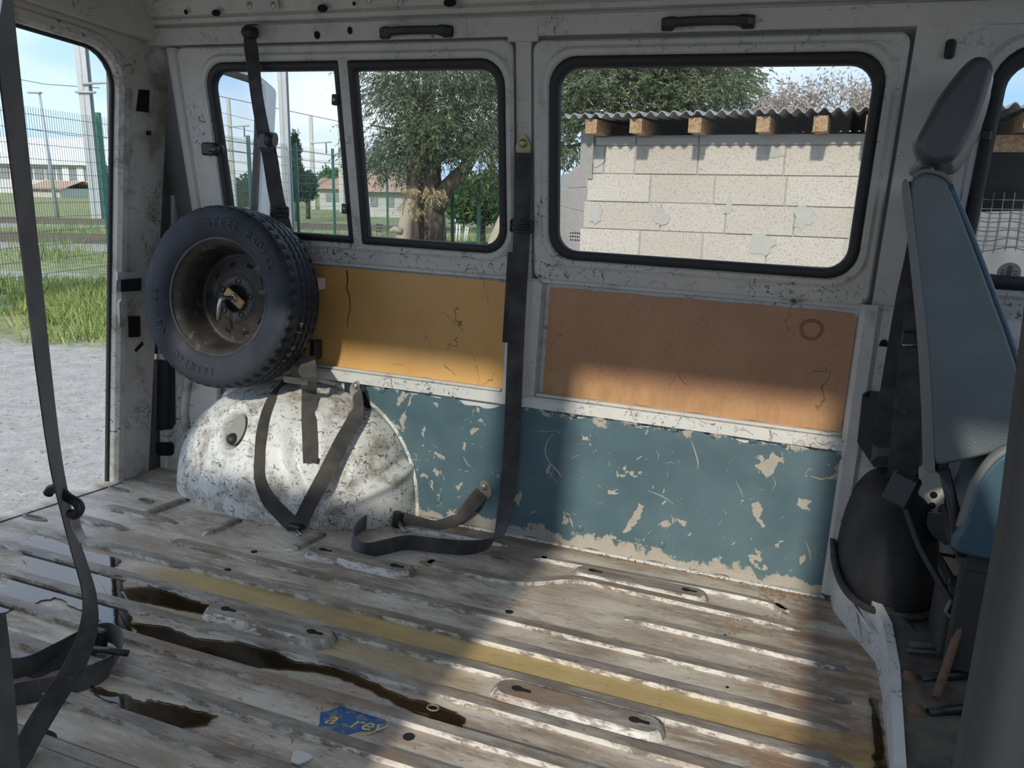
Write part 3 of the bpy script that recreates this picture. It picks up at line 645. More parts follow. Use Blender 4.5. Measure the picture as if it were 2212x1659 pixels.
MB().loft([[UP(x,z,o) for x,o in ((-2.205,-.10),(-2.205,-.005),(-2.19,.006),(-2.165,.006),(-2.15,-.012))] for z in (.87,1.58)], False).build('corner_bead', 'van_paint', wall)
def wall_hole(u, v, rx, rz, f=lambda u,v: UPX(u,v,.007), nm='body_hole', n=16):
    c = f(u, v); a_ = np.linspace(0, 2*math.pi, n+1)[:-1]
    MB().prism([(c[0]+rx*math.cos(a), c[1]-K*rz*math.sin(a), c[2]+rz*math.sin(a)) for a in a_], (0,-.0012,0)).build(nm, 'hole_black', wall)
for u, v, rx, rz in ((685,76,.011,.012),(756,66,.009,.011)): wall_hole(u, v, rx, rz)
fr = lambda u, v: UPX(u, v, .036)
for u, v, rx, rz in ((402,26,.008,.008),(467,28,.018,.010),(697,18,.019,.011),(972,6,.021,.011),(765,8,.006,.006),(545,54,.03,.002)): wall_hole(u, v, rx, rz, fr)
for u0, u1, v0, v1 in ((534,600,-8,23),(790,866,-14,12)):
    mb = MB(); P = [fr(u0,v0),fr(u1,v0),fr(u1+4,v1),fr(u0,v1)]
    o = mb.prism([p + (0,-.006,0) for p in P], (0,.004,0)).build('rail_bracket', 'van_paint', wall)
    for t in (.14,.86):
        c = P[3]*(1-t) + P[2]*t + np.array([0,-.007,.014]); MB().lathe([(.010,0),(.010,.004),(.005,.005),(.0005,.005)], c, (0,-1,-.2), 12).build('bracket_bolt', 'zinc', o)
# lower rear corner panel behind the wheel arch with its black covers
cp = MB().bbox((-2.37,2.436,-.01),(-2.08,2.46,.50),.004).build('corner_panel', 'corner_paint', wall)
def quadpx(pts, y, d): return MB().prism([W(u,v,y) for u,v in pts], d)
quadpx([(324,785),(332,778),(372,778),(378,788),(379,915),(372,927),(336,930),(328,918)], 2.434, (0,-.004,0)).build('access_cover', 'black_plastic', cp)
quadpx([(320,776),(330,764),(380,764),(380,775),(334,776),(325,786),(330,925),(325,930)], 2.434, (0,-.009,0)).build('cover_lip', 'corner_paint', cp)
quadpx([(338,960),(344,955),(370,955),(376,961),(376,979),(370,984),(344,984),(338,978)], 2.434, (0,-.003,0)).build('access_hole', 'hole_black', cp)
quadpx([(401,941),(420,938),(420,975),(401,978)], 2.434, (0,-.003,0)).build('access_hole', 'hole_black', cp)
MB().tube([W(410,800,2.432), W(402,850,2.432), W(398,890,2.432), W(402,925,2.432)], .018, 8).build('pressed_bead', 'corner_paint', cp)
# ---- rear frame
rear = struct('wall_rear', (-2.37, 1.5, 0), 'white rear door frame of the van')
def RW(y, z, off=0.0): return (-2.37 + .05*z + off, y, z)
rg = [[RW(y if y < 2 else 2.365+.035*max(z,0),z,.012) for y,z in rrect(.45,2.425,-.002,1.74,.004)]]
for k, off in ((-.045,.012),(-.035,.022),(-.012,.022),(0,.010),(.001,-.016)):
    rg.append([RW(y,z,off) for y,z in rrect(.68+k,2.197-k,.0,1.540-k,[.12-k,.12-k,.002,.002])])
MB().loft(rg, True).build('rear_surround', 'corner_paint', rear)
rg = [[RW(y,z,o) for y,z in rrect(.684+k,2.193-k,.0,1.536-k,[.116-k,.116-k,.002,.002])] for k, o in ((-.004,-.012),(.001,-.010),(.006,-.014),(.006,-.024),(-.004,-.026))]
MB().loft(rg, True, False, False, True).build('rear_seal', 'black_rubber', rear)
MB().prism([RW(.45,1.6,.02),RW(2.45,1.6,.02),RW(2.45,1.735,.02),RW(.45,1.735,.02)], (.035,0,0)).build('rear_header', 'van_paint', rear)
MB().loft([[(-2.395,y,z) for y,z in ((.68,-.10),(.68,.004),(2.21,.004),(2.21,-.10))],[(-2.335,y,z) for y,z in ((.68,-.10),(.68,.004),(2.21,.004),(2.21,-.10))]], False).build('rear_sill', 'floor_paint', rear)
def rquad(pts, d, off=.014): 
    out = []
    for u, v in pts:
        z = 1.0
        for _ in range(6): p = WX(u, v, -2.37 + .05*z + off); z = p[2]
        out.append(p)
    return MB().prism(out, d)
rquad([(300,193),(322,195),(320,243),(294,240)], (.003,0,0)).build('frame_hole', 'hole_black', rear)
rquad([(251,588),(296,588),(296,603),(251,606)], (.006,0,0), .02).build('striker_plate', 'white_plastic', rear)
rquad([(252,604),(297,600),(296,627),(252,629)], (.02,0,0), .02).build('striker_block', 'black_plastic', rear)
rquad([(277,684),(302,683),(302,727),(278,729)], (.003,0,0)).build('frame_hole', 'hole_black', rear)
rquad([(290,757),(307,738),(309,744),(294,760)], (.003,0,0)).build('frame_slot', 'hole_black', rear)
mb = MB(); rquad_c = [(252,655),(258,645),(267,648),(270,660),(268,700),(262,713),(254,705)]
rquad(rquad_c, (.012,0,0), .018).build('pressed_lug', 'corner_paint', rear)
c = rquad([(316,283),(325,283),(325,292),(316,292)], (.003,0,0)).build('frame_hole', 'hole_black', rear)
# ---- roof
ceil = MB().prism([(-2.42,.62,1.735),(1.35,.62,1.735),(1.35,2.27,1.735),(-2.42,2.27,1.735)], (0,0,.03)).build('ceiling', 'ceiling_lining', kind='structure', label='dark lining under the van roof')
# ---- near side wall, with the sliding door opening the photo is taken through
near = struct('wall_right', (-1.1, .45, 0), 'near side wall of the van around the open sliding door')
def yn(z): return .45 + (K*(z-.88) if z > .88 else 0)
def npan(x0,x1,z0,z1,nm='near_panel',mt='paint_grey',th=.04):
    zs = [z0] + ([.88] if z0 < .88 < z1 else []) + [z1]
    rings = [[(x0,yn(z),z),(x1,yn(z),z),(x1,yn(z)-th,z),(x0,yn(z)-th,z)] for z in zs]
    return MB().loft(rings, True, True, True).build(nm, mt, near)
npan(-2.37,-.66,-.05,.953); npan(-.905,-.66,.953,1.54,'near_pillar'); npan(-2.37,-2.06,.953,1.54,'near_pillar'); npan(-2.42,1.35,1.54,1.76,'near_header')
npan(.118,.21,-.05,1.54,'near_pillar'); npan(.21,1.35,-.05,.93); npan(1.15,1.35,.93,1.54,'near_pillar'); npan(.21,1.35,1.38,1.54,'near_header')  # last header is lowered over the passenger window to shade the driver seat
MB().bbox((.140,.400,-.05),(.21,.462,.66),.006).build('pillar_trim', 'black_plastic', near)
MB().loft([[(.1185+.0135*sx, yn(z)-.020+.028*sy, z) for sx, sy in ((-.6,-1),(.6,-1),(1,-.7),(1,.7),(.6,1),(-.6,1),(-1,.7),(-1,-.7))] for z in (-.03,.3,.6,.88,1.1,1.3,1.5)], True, True, True, True).build('door_seal', 'door_seal', near, label='dark rubber door seal, rubbed brown at its edge')
MB().tube([(.1055,yn(z)+.004,z) for z in (-.03,.25,.5,.7)], .0028, 6).build('seal_lip', 'rust', near)
for nm_, o_, lab_ in (('window_4', (-2.06,-.905,.953,1.54), 'near side window behind the sliding door'), ('window_5', (.21,1.15,.93,1.38), 'passenger door window')):
    wn_ = struct(nm_, (o_[0], yn(o_[2]), o_[2]), lab_)
    NRm = lambda x, z, d: (x, yn(z) - .02 + d, z)
    MB().loft([[NRm(x,z,d) for x,z in rrect(o_[0]+k,o_[1]-k,o_[2]+k,o_[3]-k,[.06]*4)] for k, d in ((-.004,-.012),(.022,-.010),(.024,.010),(-.004,.012),(-.004,-.012))], True).build('rubber_seal', 'black_rubber', wn_)
    MB().prism([NRm(x,z,.0) for x,z in rrect(o_[0]+.01,o_[1]-.01,o_[2]+.01,o_[3]-.01,[.055]*4)], (0,.004,0)).build('pane', 'window_glass', wn_)
# ---- front doorway of the driver, with window
drv = struct('door_1', (.8, 2.475, 0), 'driver door of the van with its window')
FW = (.372,1.12,.958,1.540)
rg = [[UP(x,z,-.004) for x,z in rrect(.335,1.35,.88,1.60,.004)]]
for k, off in ((-.03,.0),(-.02,.008),(-.006,.008),(0,-.004),(.003,-.02)):
    rg.append([UP(x,z,off) for x,z in rrect(FW[0]+k,FW[1]-k,FW[2]+k,FW[3]-k,[.09]*4)])
MB().loft(rg, True).build('door_frame', 'van_paint', drv)
lp = [(0,2.475),(.62,2.475),(.66,2.455),(.755,2.455),(.76,2.435),(.775,2.430),(.83,2.430),(.835,2.445),(.872,2.45),(.885,2.475)]
MB().loft([[(.335,y,z) for z,y in lp],[(1.35,y,z) for z,y in lp]], False).build('door_skin', 'van_paint', drv)
MB().box((.40,2.427,.775),(1.3,2.433,.80)).build('door_trim_strip', 'hole_black', drv)
MB().lathe([(.012,0),(.012,.003),(.0005,.003)], W(2180,762,2.452), (0,-1,0), 12).build('door_plug', 'black_plastic', drv)
# front end of the cab
fr_ = struct('wall_front', (1.35, 1.5, 0), 'front of the cab')
MB().bbox((1.34,.45,-.05),(1.38,2.5,.95),.01).build('front_panel', 'paint_grey', fr_)
# ---- windows
def seal(parent, o, off0=.0, w=.024, r=(.07,)*4, nm='rubber_seal', proud=.014):
    x0,x1,z0,z1 = o; rg = []
    for k, q_ in ((-.002,-.01),(-.003,.010),(.004,proud),(w*.6,proud),(w-.002,.008),(w,-.014)):
        rg.append([UP(x,z,q_+off0) for x,z in rrect(x0+k,x1-k,z0+k,z1-k,[max(.004,e-k*.75) for e in r])])
    return MB().loft(rg, True, False, False, True).build(nm, 'black_rubber', parent)
def pane(parent, o, mt='window_glass', off=-.006, r=(.05,)*4, th=.004):
    rg = rrect(*o, list(r)); a = [UP(x,z,off) for x,z in rg]
    return MB().prism(a, (0,th,0)).build('pane', mt, parent)
w1 = struct('window_1', UP(-1.48,.954), 'two-pane sliding side window behind the spare wheel')
xm0, xm1 = -1.499, -1.467
seal(w1, (WL[0],xm0,WL[2],WL[3]), r=(.012,.075,.075,.012)); seal(w1, (xm1,WL[1],WL[2],WL[3]), r=(.075,.012,.012,.075), w=.026)
P_, d_ = slab(xm0-.001,xm1+.001,WL[2]-.004,WL[3]+.004,.012,.03); MB().prism(P_, d_).build('divider_bar', 'van_paint', w1)
pane(w1, (WL[0]+.02,xm0-.02,WL[2]+.02,WL[3]-.02), r=(.01,.06,.06,.01)); pane(w1, (xm1+.02,WL[1]-.02,WL[2]+.02,WL[3]-.02), r=(.06,.01,.01,.06))
for u, v in ((727,216),(748,451)):
    c = UPX(u, v, .012); o = MB().bbox(c-(.013,.012,.017), c+(.011,.008,.017), .003).build('pane_catch', 'black_plastic', w1)
    MB().lathe([(.007,0),(.007,.002),(.0005,.003)], c+np.array([-.001,-.0125,0]), (0,-1,.2), 10).build('catch_screw', 'bare_steel', o)
lt = MB(); c = UPX(452, 322, .02)
lt.bbox(c-(.030,.012,.022), c+(.03,.02,.022), .006); lt.bbox(c+np.array([.012,-.025,-.012]), c+np.array([.052,-.005,.008]), .004)
lt = lt.build('window_latch', 'black_plastic', w1)
MB().tube([c+np.array([.045,-.018,-.002]), c+np.array([.062,-.024,-.001])], .005, 8).sphere(c+np.array([.074,-.027,0]), .013).build('latch_knob', 'black_plastic', lt)
w2 = struct('window_2', UP(-.33,.952), 'fixed side window towards the cab')
seal(w2, WR, r=(.08,)*4, w=.027); pane(w2, (WR[0]+.02,WR[1]-.02,WR[2]+.02,WR[3]-.02), r=(.06,)*4)
w3 = struct('window_3', UP(.75,.958), 'dusty driver door window')
seal(w3, (FW[0]-.004,FW[1],FW[2],FW[3]), r=(.09,)*4, w=.034); pane(w3, (FW[0]+.02,FW[1]-.02,FW[2]+.02,FW[3]-.02), 'dirty_glass', r=(.07,)*4)
c = UPX(2129,293,.014); MB().bbox(c-(.010,.008,.013), c+(.012,.01,.013), .003).build('pane_catch', 'black_plastic', w3)
def print_mark(parent, u, v, w, rows, f=lambda u,v: UPX(u,v,-.004)):
    mb = MB()
    for i in range(rows):
        c = f(u, v + i*7.5)
        x = c[0]
        for k in range(5):
            l = w/5*random.uniform(.5,.85); mb.prism([(x+.001,c[1]-.001,c[2]-.0025),(x+l,c[1]-.001,c[2]-.0025),(x+l,c[1]-.001,c[2]+.0025),(x+.001,c[1]-.001,c[2]+.0025)], (0,-.0004,0)); x += w/5
    return mb.build('glass_print', 'mark_grey', parent)
print_mark(w1, 812, 485, .030, 3); print_mark(w2, 1231, 503, .036, 3); print_mark(w3, 2122, 592, .040, 4)
c = UPX(2179, 590, -.003); A_ = np.linspace(0, 2*math.pi, 25)[:-1]
stk = MB().prism([c+np.array([.028*math.cos(a), -K*.028*math.sin(a)-.001, .028*math.sin(a)]) for a in A_], (0,-.0006,0)).build('round_sticker', 'sticker_pale', w3, label='small round faded sticker on the glass')
mb = MB()
for dx, dz, w_, h_ in ((-.019,.005,.009,.003),(-.019,-.001,.009,.003),(-.019,-.007,.009,.003),(.010,.004,.010,.003),(.010,-.004,.010,.003),(-.006,-.008,.012,.014),(-.006,.006,.0022,.012),(-.0025,.006,.0022,.015),(.001,.006,.0022,.014),(.0045,.006,.0022,.011)):
    q0 = c + np.array([dx, -K*dz-.0018, dz]); mb.prism([q0, q0+(w_,0,0), q0+(w_,-K*h_,h_), q0+(0,-K*h_,h_)], (0,-.0004,0))
mb.build('sticker_hand_mark', 'mark_grey', stk)

# ---- cab floor, riser and rubber covers
cab = struct('trim_1', (.3, 1.6, 0), 'white step riser between load floor and cab')
Bp = [(.180,2.46),(.187,2.364),(.235,2.225),(.28,2.096),(.286,1.93),(.272,1.6),(.272,.46)]; zt = [.21,.20,.155,.108,.078,.034,.02]
MB().loft([[(x,y,-.002) for x,y in Bp],[(x+.004,y,z) for (x,y),z in zip(Bp,zt)],[(x+.026,y+.004,z+.002) for (x,y),z in zip(Bp,zt)],[(x+.03,y+.005,z-.03) for (x,y),z in zip(Bp,zt)]], False).build('riser', 'riser_paint', cab)
MB().tube([(.245,2.13,.03),(.225,2.19,.10),(.262,2.10,.075)], .006, 6).build('pressed_bead', 'riser_paint', cab)
mat_o = MB().loft([[(x+.020,y,z-.004) for (x,y),z in zip(Bp,zt)],[(.36,y,min(z,.11)-.004) for (x,y),z in zip(Bp,zt)],[(.55,y,min(z,.11)-.002) for (x,y),z in zip(Bp,zt)],[(1.34,y,min(z,.11)) for (x,y),z in zip(Bp,zt)]], False)
matf = mat_o.build('cab_floor_mat', 'rubber_mat', label='dusty black rubber mat on the cab floor', kind='structure')
MB().tube([(.34,2.03,.094),(.40,2.04,.100),(.46,2.03,.100)], .010, 8).build('mat_ridge', 'rubber_mat', matf)
MB().tube([(.33,2.00,.092),(.39,2.01,.098),(.45,2.0,.098)], .005, 8).build('mat_ridge', 'rubber_mat', matf)
# ================================================================== THINGS IN THE LOAD SPACE
def proj(p):
    c = R.T @ (np.asarray(p) - CAM); return CX + FPX*c[0]/c[2], CY + FPX*c[1]/c[2]
# ---- wheel arch: a pressed dome against the wall
AC = np.array([-1.665, 2.468, 0.0]); AXL, AXR, AY, AZ, AP = .545, .445, .335, .435, 2.25
def arch_val(p):
    d = p - AC; ax = AXL if d[0] < 0 else AXR
    return (abs(d[0])/ax)**AP + (abs(min(d[1],0))/AY)**AP + (abs(max(d[2],0))/AZ)**AP
def archP(u, v, off=.0):
    d = ray(u, v); d = d / np.linalg.norm(d); t = 1.6
    while t < 3.6 and arch_val(CAM + d*t) > 1: t += .004
    return CAM + d*(t - off)
grooves = [([(690,850),(655,880),(632,930),(635,985),(655,1040),(690,1090)], .022, 20), ([(790,880),(760,960),(730,1030),(704,1085)], .016, 16), ([(668,885),(690,900),(700,960),(690,1000),(665,985)], -.006, 16)]
ridges = [([(708,1096),(770,1078),(840,1046),(888,1010)], .016, 13), ([(700,1060),(770,1050),(840,1018),(880,985)], -.010, 12), ([(410,985),(440,1020)], -.003, 12)]
def seg_d(p, poly):
    best = 1e9
    for a, b in zip(poly[:-1], poly[1:]):
        a = np.array(a, float); b = np.array(b, float); t = np.clip(((p-a)@(b-a))/((b-a)@(b-a)), 0, 1); best = min(best, np.linalg.norm(p-a-t*(b-a)))
    return best
rings = []; e = 2/AP
NA, NT = 230, 110
for i in range(NT+1):
    th = (math.pi/2)*i/NT*.9995; row = []
    for j in range(NA+1):
        ph = math.pi*j/NA; cp_, sp_ = math.cos(ph), math.sin(ph); ct, st_ = math.cos(th), math.sin(th)
        x = math.copysign(abs(cp_)**e, cp_)*ct**e; z = abs(sp_)**e*ct**e; y = st_**e
        ax = AXL if x < 0 else AXR
        p = AC + np.array([x*ax, -y*AY, z*AZ])
        n = np.array([math.copysign(abs(x)**(AP-1), x)/ax, -abs(y)**(AP-1)/AY, abs(z)**(AP-1)/AZ]); n /= np.linalg.norm(n)+1e-9
        u, v = proj(p); q2 = np.array([u, v]); dsp = 0
        for poly, dep, wd in grooves: dsp -= dep*math.exp(-(seg_d(q2, poly)/wd)**2)
        for poly, dep, wd in ridges: dsp += dep*math.exp(-(seg_d(q2, poly)/wd)**2)
        du, dv = (u-507 + .22*(v-925))/25, (v-925)/43; rr = math.sqrt(du*du+dv*dv)
        dsp -= .070/(1+math.exp((rr-.90)*26)); dsp += .007*math.exp(-((rr-1.22)/.14)**2)
        if abs(z*AZ) < .004 or i < 2: dsp = 0
        row.append(p + n*dsp)
    rings.append(row)
arch = MB().loft(rings, False, False, False, True).build('wheel_arch', 'arch_paint', wall, label='scuffed white rear wheel arch bulging from the side wall')
c = archP(504, 950, -.052); MB().sphere(c, .030, 16, 10, (.85,.9,.80)).build('rubber_plug', 'black_rubber', arch, label='black rubber plug in the oval recess')
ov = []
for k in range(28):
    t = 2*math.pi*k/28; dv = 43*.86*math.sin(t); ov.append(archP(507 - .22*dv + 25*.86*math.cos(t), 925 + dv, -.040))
MB().prism(ov, (0,.004,-.002)).build('recess_shade', 'recess_shade_grey', arch)  # grey disc that paints in the shade inside the oval recess
# flange where the dome meets the wall and floor
fl = [[], []]
for j in range(0, 41):
    ph = math.pi*j/40; x = math.copysign(abs(math.cos(ph))**e, math.cos(ph)); z = abs(math.sin(ph))**e; ax = AXL if x < 0 else AXR
    fl[0].append((AC[0]+x*(ax+.004), 2.452, z*(AZ+.004)+.001)); fl[1].append((AC[0]+x*(ax+.018), 2.4545, z*(AZ+.018)+.001))
MB().loft([fl[0], fl[1]], False).build('arch_flange', 'arch_paint', arch)
# ---- spare wheel
SC = Vector((-1.872, 2.262, .737)); tilt = math.radians(5)
AXI = Vector((0, -math.cos(tilt), math.sin(tilt))); RT = Vector((1,0,0)); UPV = Vector((0, math.sin(tilt), math.cos(tilt)))
wheel = empty('spare_wheel', (SC.x, SC.y, SC.z-.32), 'black spare wheel with a rusty steel rim, held against the side wall', 'wheel')
def tp(ang, r, h): return SC + AXI*h + (RT*math.sin(ang) + UPV*math.cos(ang))*r   # ang clockwise from the top as seen from the front
RO = .314; NT_ = 288
acr = [-.078,-.072,-.066,-.060] + list(np.linspace(-.055,.055,34)) + [.060,.066,.072,.078]
tr = []
for i in range(NT_):
    a = 2*math.pi*i/NT_; row = []
    for s, q_ in ((.196,-.066),(.205,-.074),(.225,-.084),(.255,-.089),(.280,-.088),(.296,-.083),(.305,-.080)): row.append(tp(a, s, q_))
    for h in acr:
        r = RO - .006*(abs(h)/.078)**2.2
        zg = abs(((i/NT_*60) % 1) - .5)*2 - .5
        for hk in (-.030, 0, .030):
            if abs(h - hk - .010*zg) < .0036: r -= .009
        if abs(h) > .054 and (i % 6) < 2: r -= .009*min(1, (abs(h)-.052)/.008)
        row.append(tp(a, r, h))
    for s, q_ in ((.305,.080),(.296,.083),(.294,.0845),(.280,.088),(.255,.0885),(.225,.084),(.205,.074),(.196,.066)): row.append(tp(a, s, q_))
    tr.append(row)
tr.append(tr[0])
tyre = MB().loft(tr, False, False, False, True).build('tyre', 'tyre_rubber', wheel, label='worn black tyre with zigzag tread')
def sidewall_text(txt, centre_deg, r, size, step_deg, raise_=.0012):
    n = len(txt)
    for i, ch in enumerate(txt):
        if ch == ' ': continue
        th = math.radians(centre_deg + (i-(n-1)/2)*step_deg)
        tdir = RT*math.cos(th) - UPV*math.sin(th); rdir = RT*math.sin(th) + UPV*math.cos(th)
        def mf(x, y, z, th=th, tdir=tdir, rdir=rdir):
            rr = r + y; base = .0885 if rr < .28 else .087
            hh = .0882 - max(0, abs(rr-.262)-.012)*.10
            return SC + AXI*(hh + raise_ + z) + rdir*rr + tdir*x
        text_mesh(ch, size, mf, .0008, 0, .0003).build('sidewall_letter', 'tyre_letter', tyre)
sidewall_text('STEEL', 4, .252, .040, 6.6); sidewall_text('RADIAL', 46, .252, .036, 6.2)
sidewall_text('165R14C', 196, .252, .036, 6.2); sidewall_text('UE-168', 254, .252, .034, 6.4)
mb = MB()                                            # chalk figures on the tread
for i, ch in enumerate('166 14'):
    if ch == ' ': continue
    th = math.radians(128 - i*5.2)
    def mf(x, y, z, th=th):
        a = th - x/RO*1.0; return SC + AXI*(.018 + y) + (RT*math.sin(a) + UPV*math.cos(a))*(RO + .0012 + z)
    text_mesh(ch, .040, mf, .0003, .2, -.0012).build('chalk_figure', 'chalk', tyre)
rim = MB()
rim.lathe([(.196,.070),(.203,.073),(.205,.070),(.201,.066),(.194,.062),(.186,.052),(.178,.046),(.174,.030),(.166,.006),(.163,-.040),(.160,-.050),(.150,-.052),(.120,-.040),(.090,-.030),(.080,-.026),(.076,-.0225),(.050,-.0235),(.047,-.030),(.045,-.050)], SC, AXI, 64)
rim.lathe([(.196,-.070),(.205,-.072),(.194,-.062),(.175,-.05),(.160,-.052)], SC, AXI, 64)
rim = rim.build('rim', 'rim_steel', wheel, label='deep rusty brown steel rim')
mb = MB(); mb.add([tp(a, .044, -.046) for a in np.linspace(0, 2*math.pi, 25)[:-1]], [tuple(range(24))]); mb.build('hub_bore', 'hole_black', rim)
for k in range(5):
    a = math.radians(8 + 72*k); c_ = tp(a, .0625, -.0225)
    o = MB().lathe([(.0115,.0006),(.0105,.0022),(.0085,.0012),(.0080,-.002),(.0005,-.002)], c_, AXI, 14).build('bolt_hole', 'hole_black', rim)
for k in range(10):
    a0 = math.radians(18 + 36*k); mb = MB()
    P = [tp(a0+da, r, -.0405 + (r-.12)*(-.012/.03) + .0014) for da, r in ((-.10,.117),(.10,.117),(.10,.130),(-.10,.130))]
    mb.prism([tuple(p) for p in P], tuple(AXI*.001)).build('vent_slot', 'hole_black', rim)
# clamp that holds it
cl = empty('wheel_clamp', tuple(tp(0,0,-.02)), 'steel crank bolt with a wooden washer block through the spare wheel hub', 'clamp')
Mx = Matrix.Translation(tp(0,0,-.020)) @ Matrix(((1,0,0),(0,math.cos(tilt),math.sin(tilt)),(0,-math.sin(tilt),math.cos(tilt)))).to_4x4() @ Matrix.Rotation(math.radians(32), 4, 'Y')
MB().bbox((-.044,-.007,-.016),(.044,.007,.016),.002, Mx).build('wood_block', 'light_wood', cl)
MB().lathe([(.015,.008),(.015,.011),(.007,.012),(.0005,.012)], tp(0,0,-.02), AXI, 16).build('washer', 'bare_steel', cl)
h0 = tp(0,0,-.03); pth = [h0, tp(0,0,.018), h0+AXI*.062+Vector((-.004,0,-.001)), h0+AXI*.070+Vector((-.010,0,-.010)), h0+AXI*.072+Vector((-.014,0,-.03)), h0+AXI*.072+Vector((-.018,0,-.078))]
MB().tube(pth, .0085, 10).build('crank_rod', 'bare_steel', cl)
# small white wall bracket beside the tyre
bk = MB(); p0 = W(689, 613, 2.45); bk.bbox(p0-(.02,.02,.020), p0+(.010,.03,.022), .003)
bk = bk.build('wall_bracket', 'white_plastic', label='small white metal bracket beside the tyre on the ochre panel', cat='bracket')
MB().prism([p0+(.002,-.0205,-.008), p0+(.006,-.0205,-.008), p0+(.006,-.0205,.008), p0+(.002,-.0205,.008)], (0,-.0006,0)).build('bracket_slot', 'hole_black', bk)

# ---- seat belts
def auto(pts, rot=0.0, w=.048, first=None):
    """points -> (point, width direction) facing the viewer, turned by rot degrees about the strap"""
    P = [np.asarray(p[:3], float) for p in pts]; out = []
    for i, p in enumerate(P):
        t = P[min(i+1, len(P)-1)] - P[max(i-1, 0)]; t /= np.linalg.norm(t); vw = p - CAM; vw /= np.linalg.norm(vw)
        d = np.cross(t, vw); d /= np.linalg.norm(d); n = np.cross(d, t)
        if out and d @ out[-1][3] < 0: d = -d; n = -n
        r = math.radians(rot[i] if hasattr(rot, '__len__') else rot)
        out.append((p, d*math.cos(r) + n*math.sin(r), w, d))
    return [o[:3] for o in out]
def bolt_plate(parent, c, nrm, w=.045, h=.066, mat='zinc', rotdeg=0):
    c = np.asarray(c, float); n = np.asarray(nrm, float); n /= np.linalg.norm(n)
    a = np.cross(n, (0,0,1)); a /= np.linalg.norm(a); b = np.cross(a, n)
    r = math.radians(rotdeg); a, b = a*math.cos(r)+b*math.sin(r), b*math.cos(r)-a*math.sin(r)
    P = []
    for k in range(24):
        t = 2*math.pi*k/24; rr = 1.0; y_ = math.sin(t)*h/2; x_ = math.cos(t)*(w/2)*(1.0 - .35*max(0, math.sin(t)))
        P.append(c + a*x_ + b*y_)
    o = MB().prism(P, n*.004).build('anchor_plate', mat, parent)
    cc = c + n*.004 + b*h*.16
    MB().lathe([(.0135,0),(.0135,.003),(.010,.0035),(.010,.009),(.0075,.0105),(.0005,.0105)], cc, n, 14, True).build('anchor_bolt', mat, o)
    return o
def slide_buckle(parent, c, wdir, tdir, w=.062, h=.030):
    c = np.asarray(c, float); a = np.asarray(wdir, float); a /= np.linalg.norm(a); t = np.asarray(tdir, float); t -= a*(t@a); t /= np.linalg.norm(t); n = np.cross(a, t)
    mb = MB()
    def bar(p, q_): mb.tube([p, q_], .0045, 8)
    k = [c - a*w/2 - t*h/2, c + a*w/2 - t*h/2, c + a*w/2 + t*h/2, c - a*w/2 + t*h/2]
    for i in range(4): bar(k[i], k[(i+1) % 4])
    bar(c - a*w/2, c + a*w/2)
    return mb.build('slide_buckle', 'black_plastic', parent)
# shoulder belt in front of the rear side window
b1 = empty('seat_belt', W(620,520,2.41), 'black shoulder belt hanging across the rear side window behind the spare wheel', 'seat belt')
pa = W(535,70,2.262)
MB().lathe([(.021,-.03),(.021,.004),(.018,.010),(.010,.013),(.0005,.013)], pa, (0,-1,-.2), 18).build('anchor_cover', 'black_plastic', b1)
MB().ribbon([(W(537,66,2.262),(.25,1,0),.030),(W(541,95,2.272),(.3,1,0),.050),(W(547,140,2.292),(.35,1,0),.048),(W(556,215,2.322),(.30,1,0),.048),(W(571,296,2.352),(.5,1,0),.048)]).build('upper_webbing', 'belt_webbing', b1)
g = W(576,305,2.350); MB().bbox(g-(.030,.020,.034), g+(.028,.012,.032), .012).build('belt_guide', 'headrest_vinyl', b1)
MB().cyl(g+np.array([.012,-.012,.006]), g+np.array([.040,-.006,.004]), .026, .024, 14).build('guide_roller', 'black_plastic', b1)
lowp = [W(579,318,2.36), W(585,350,2.366), W(596,420,2.385), W(608,470,2.398), W(624,530,2.408), W(640,620,2.412), W(655,740,2.405)]
MB().ribbon(auto(lowp, 10, .052)).build('lower_webbing', 'belt_webbing', b1)
slide_buckle(b1, W(605,458,2.388), (1,.1,.05), (.15,0,-1))
rt_ = W(681,755,2.44); MB().bbox(rt_-(.012,.02,.035), rt_+(.012,.03,.035), .004).build('belt_retainer', 'black_plastic', b1)
# lap belt lying over the wheel arch
b2 = empty('lap_belt', F(640,1135), 'dusty lap belt looped over the wheel arch with its tongue on the floor', 'seat belt')
L1 = [W(662,775,2.36), W(650,800,2.30), archP(628,826,.012), archP(592,866,.008), archP(572,925,.008), archP(566,985,.009), archP(566,1035,.012), archP(582,1080,.018), archP(608,1110,.02), F(636,1138,.014)]
MB().ribbon(auto(L1, 0, .050)).build('webbing', 'belt_dusty', b2)
L2 = [F(645,1138,.016), archP(668,1090,.03), archP(700,1030,.03), archP(738,955,.022), archP(765,905,.02), W(772,872,2.40), W(771,846,2.43)]
MB().ribbon(auto(L2, [0,0,0,0,15,40,60], .050)).build('webbing', 'belt_dusty', b2)
L3 = [W(664,770,2.37), W(668,815,2.25), archP(668,850,.014), archP(668,900,.012), archP(670,950,.012), archP(672,1000,.013)]
MB().ribbon(auto(L3, 0, .052)).build('hanging_end', 'belt_dusty', b2)
MB().bbox(archP(672,992,.014)-(.027,.003,.012), archP(672,992,.014)+(.027,.003,.010), .002).build('stitched_end', 'belt_webbing', b2)
tg = F(640,1137,.018); MB().bbox(tg-(.028,.018,.010), tg+(.026,.018,.008), .005).build('buckle_body', 'black_plastic', b2)
MB().tube([tg+(.016,-.02,-.002), tg+(.038,-.032,-.008), tg+(.046,-.036,-.010), tg+(.040,-.044,-.010), tg+(.010,-.026,-.006)], .0028, 6).build('buckle_tongue', 'bare_steel', b2)
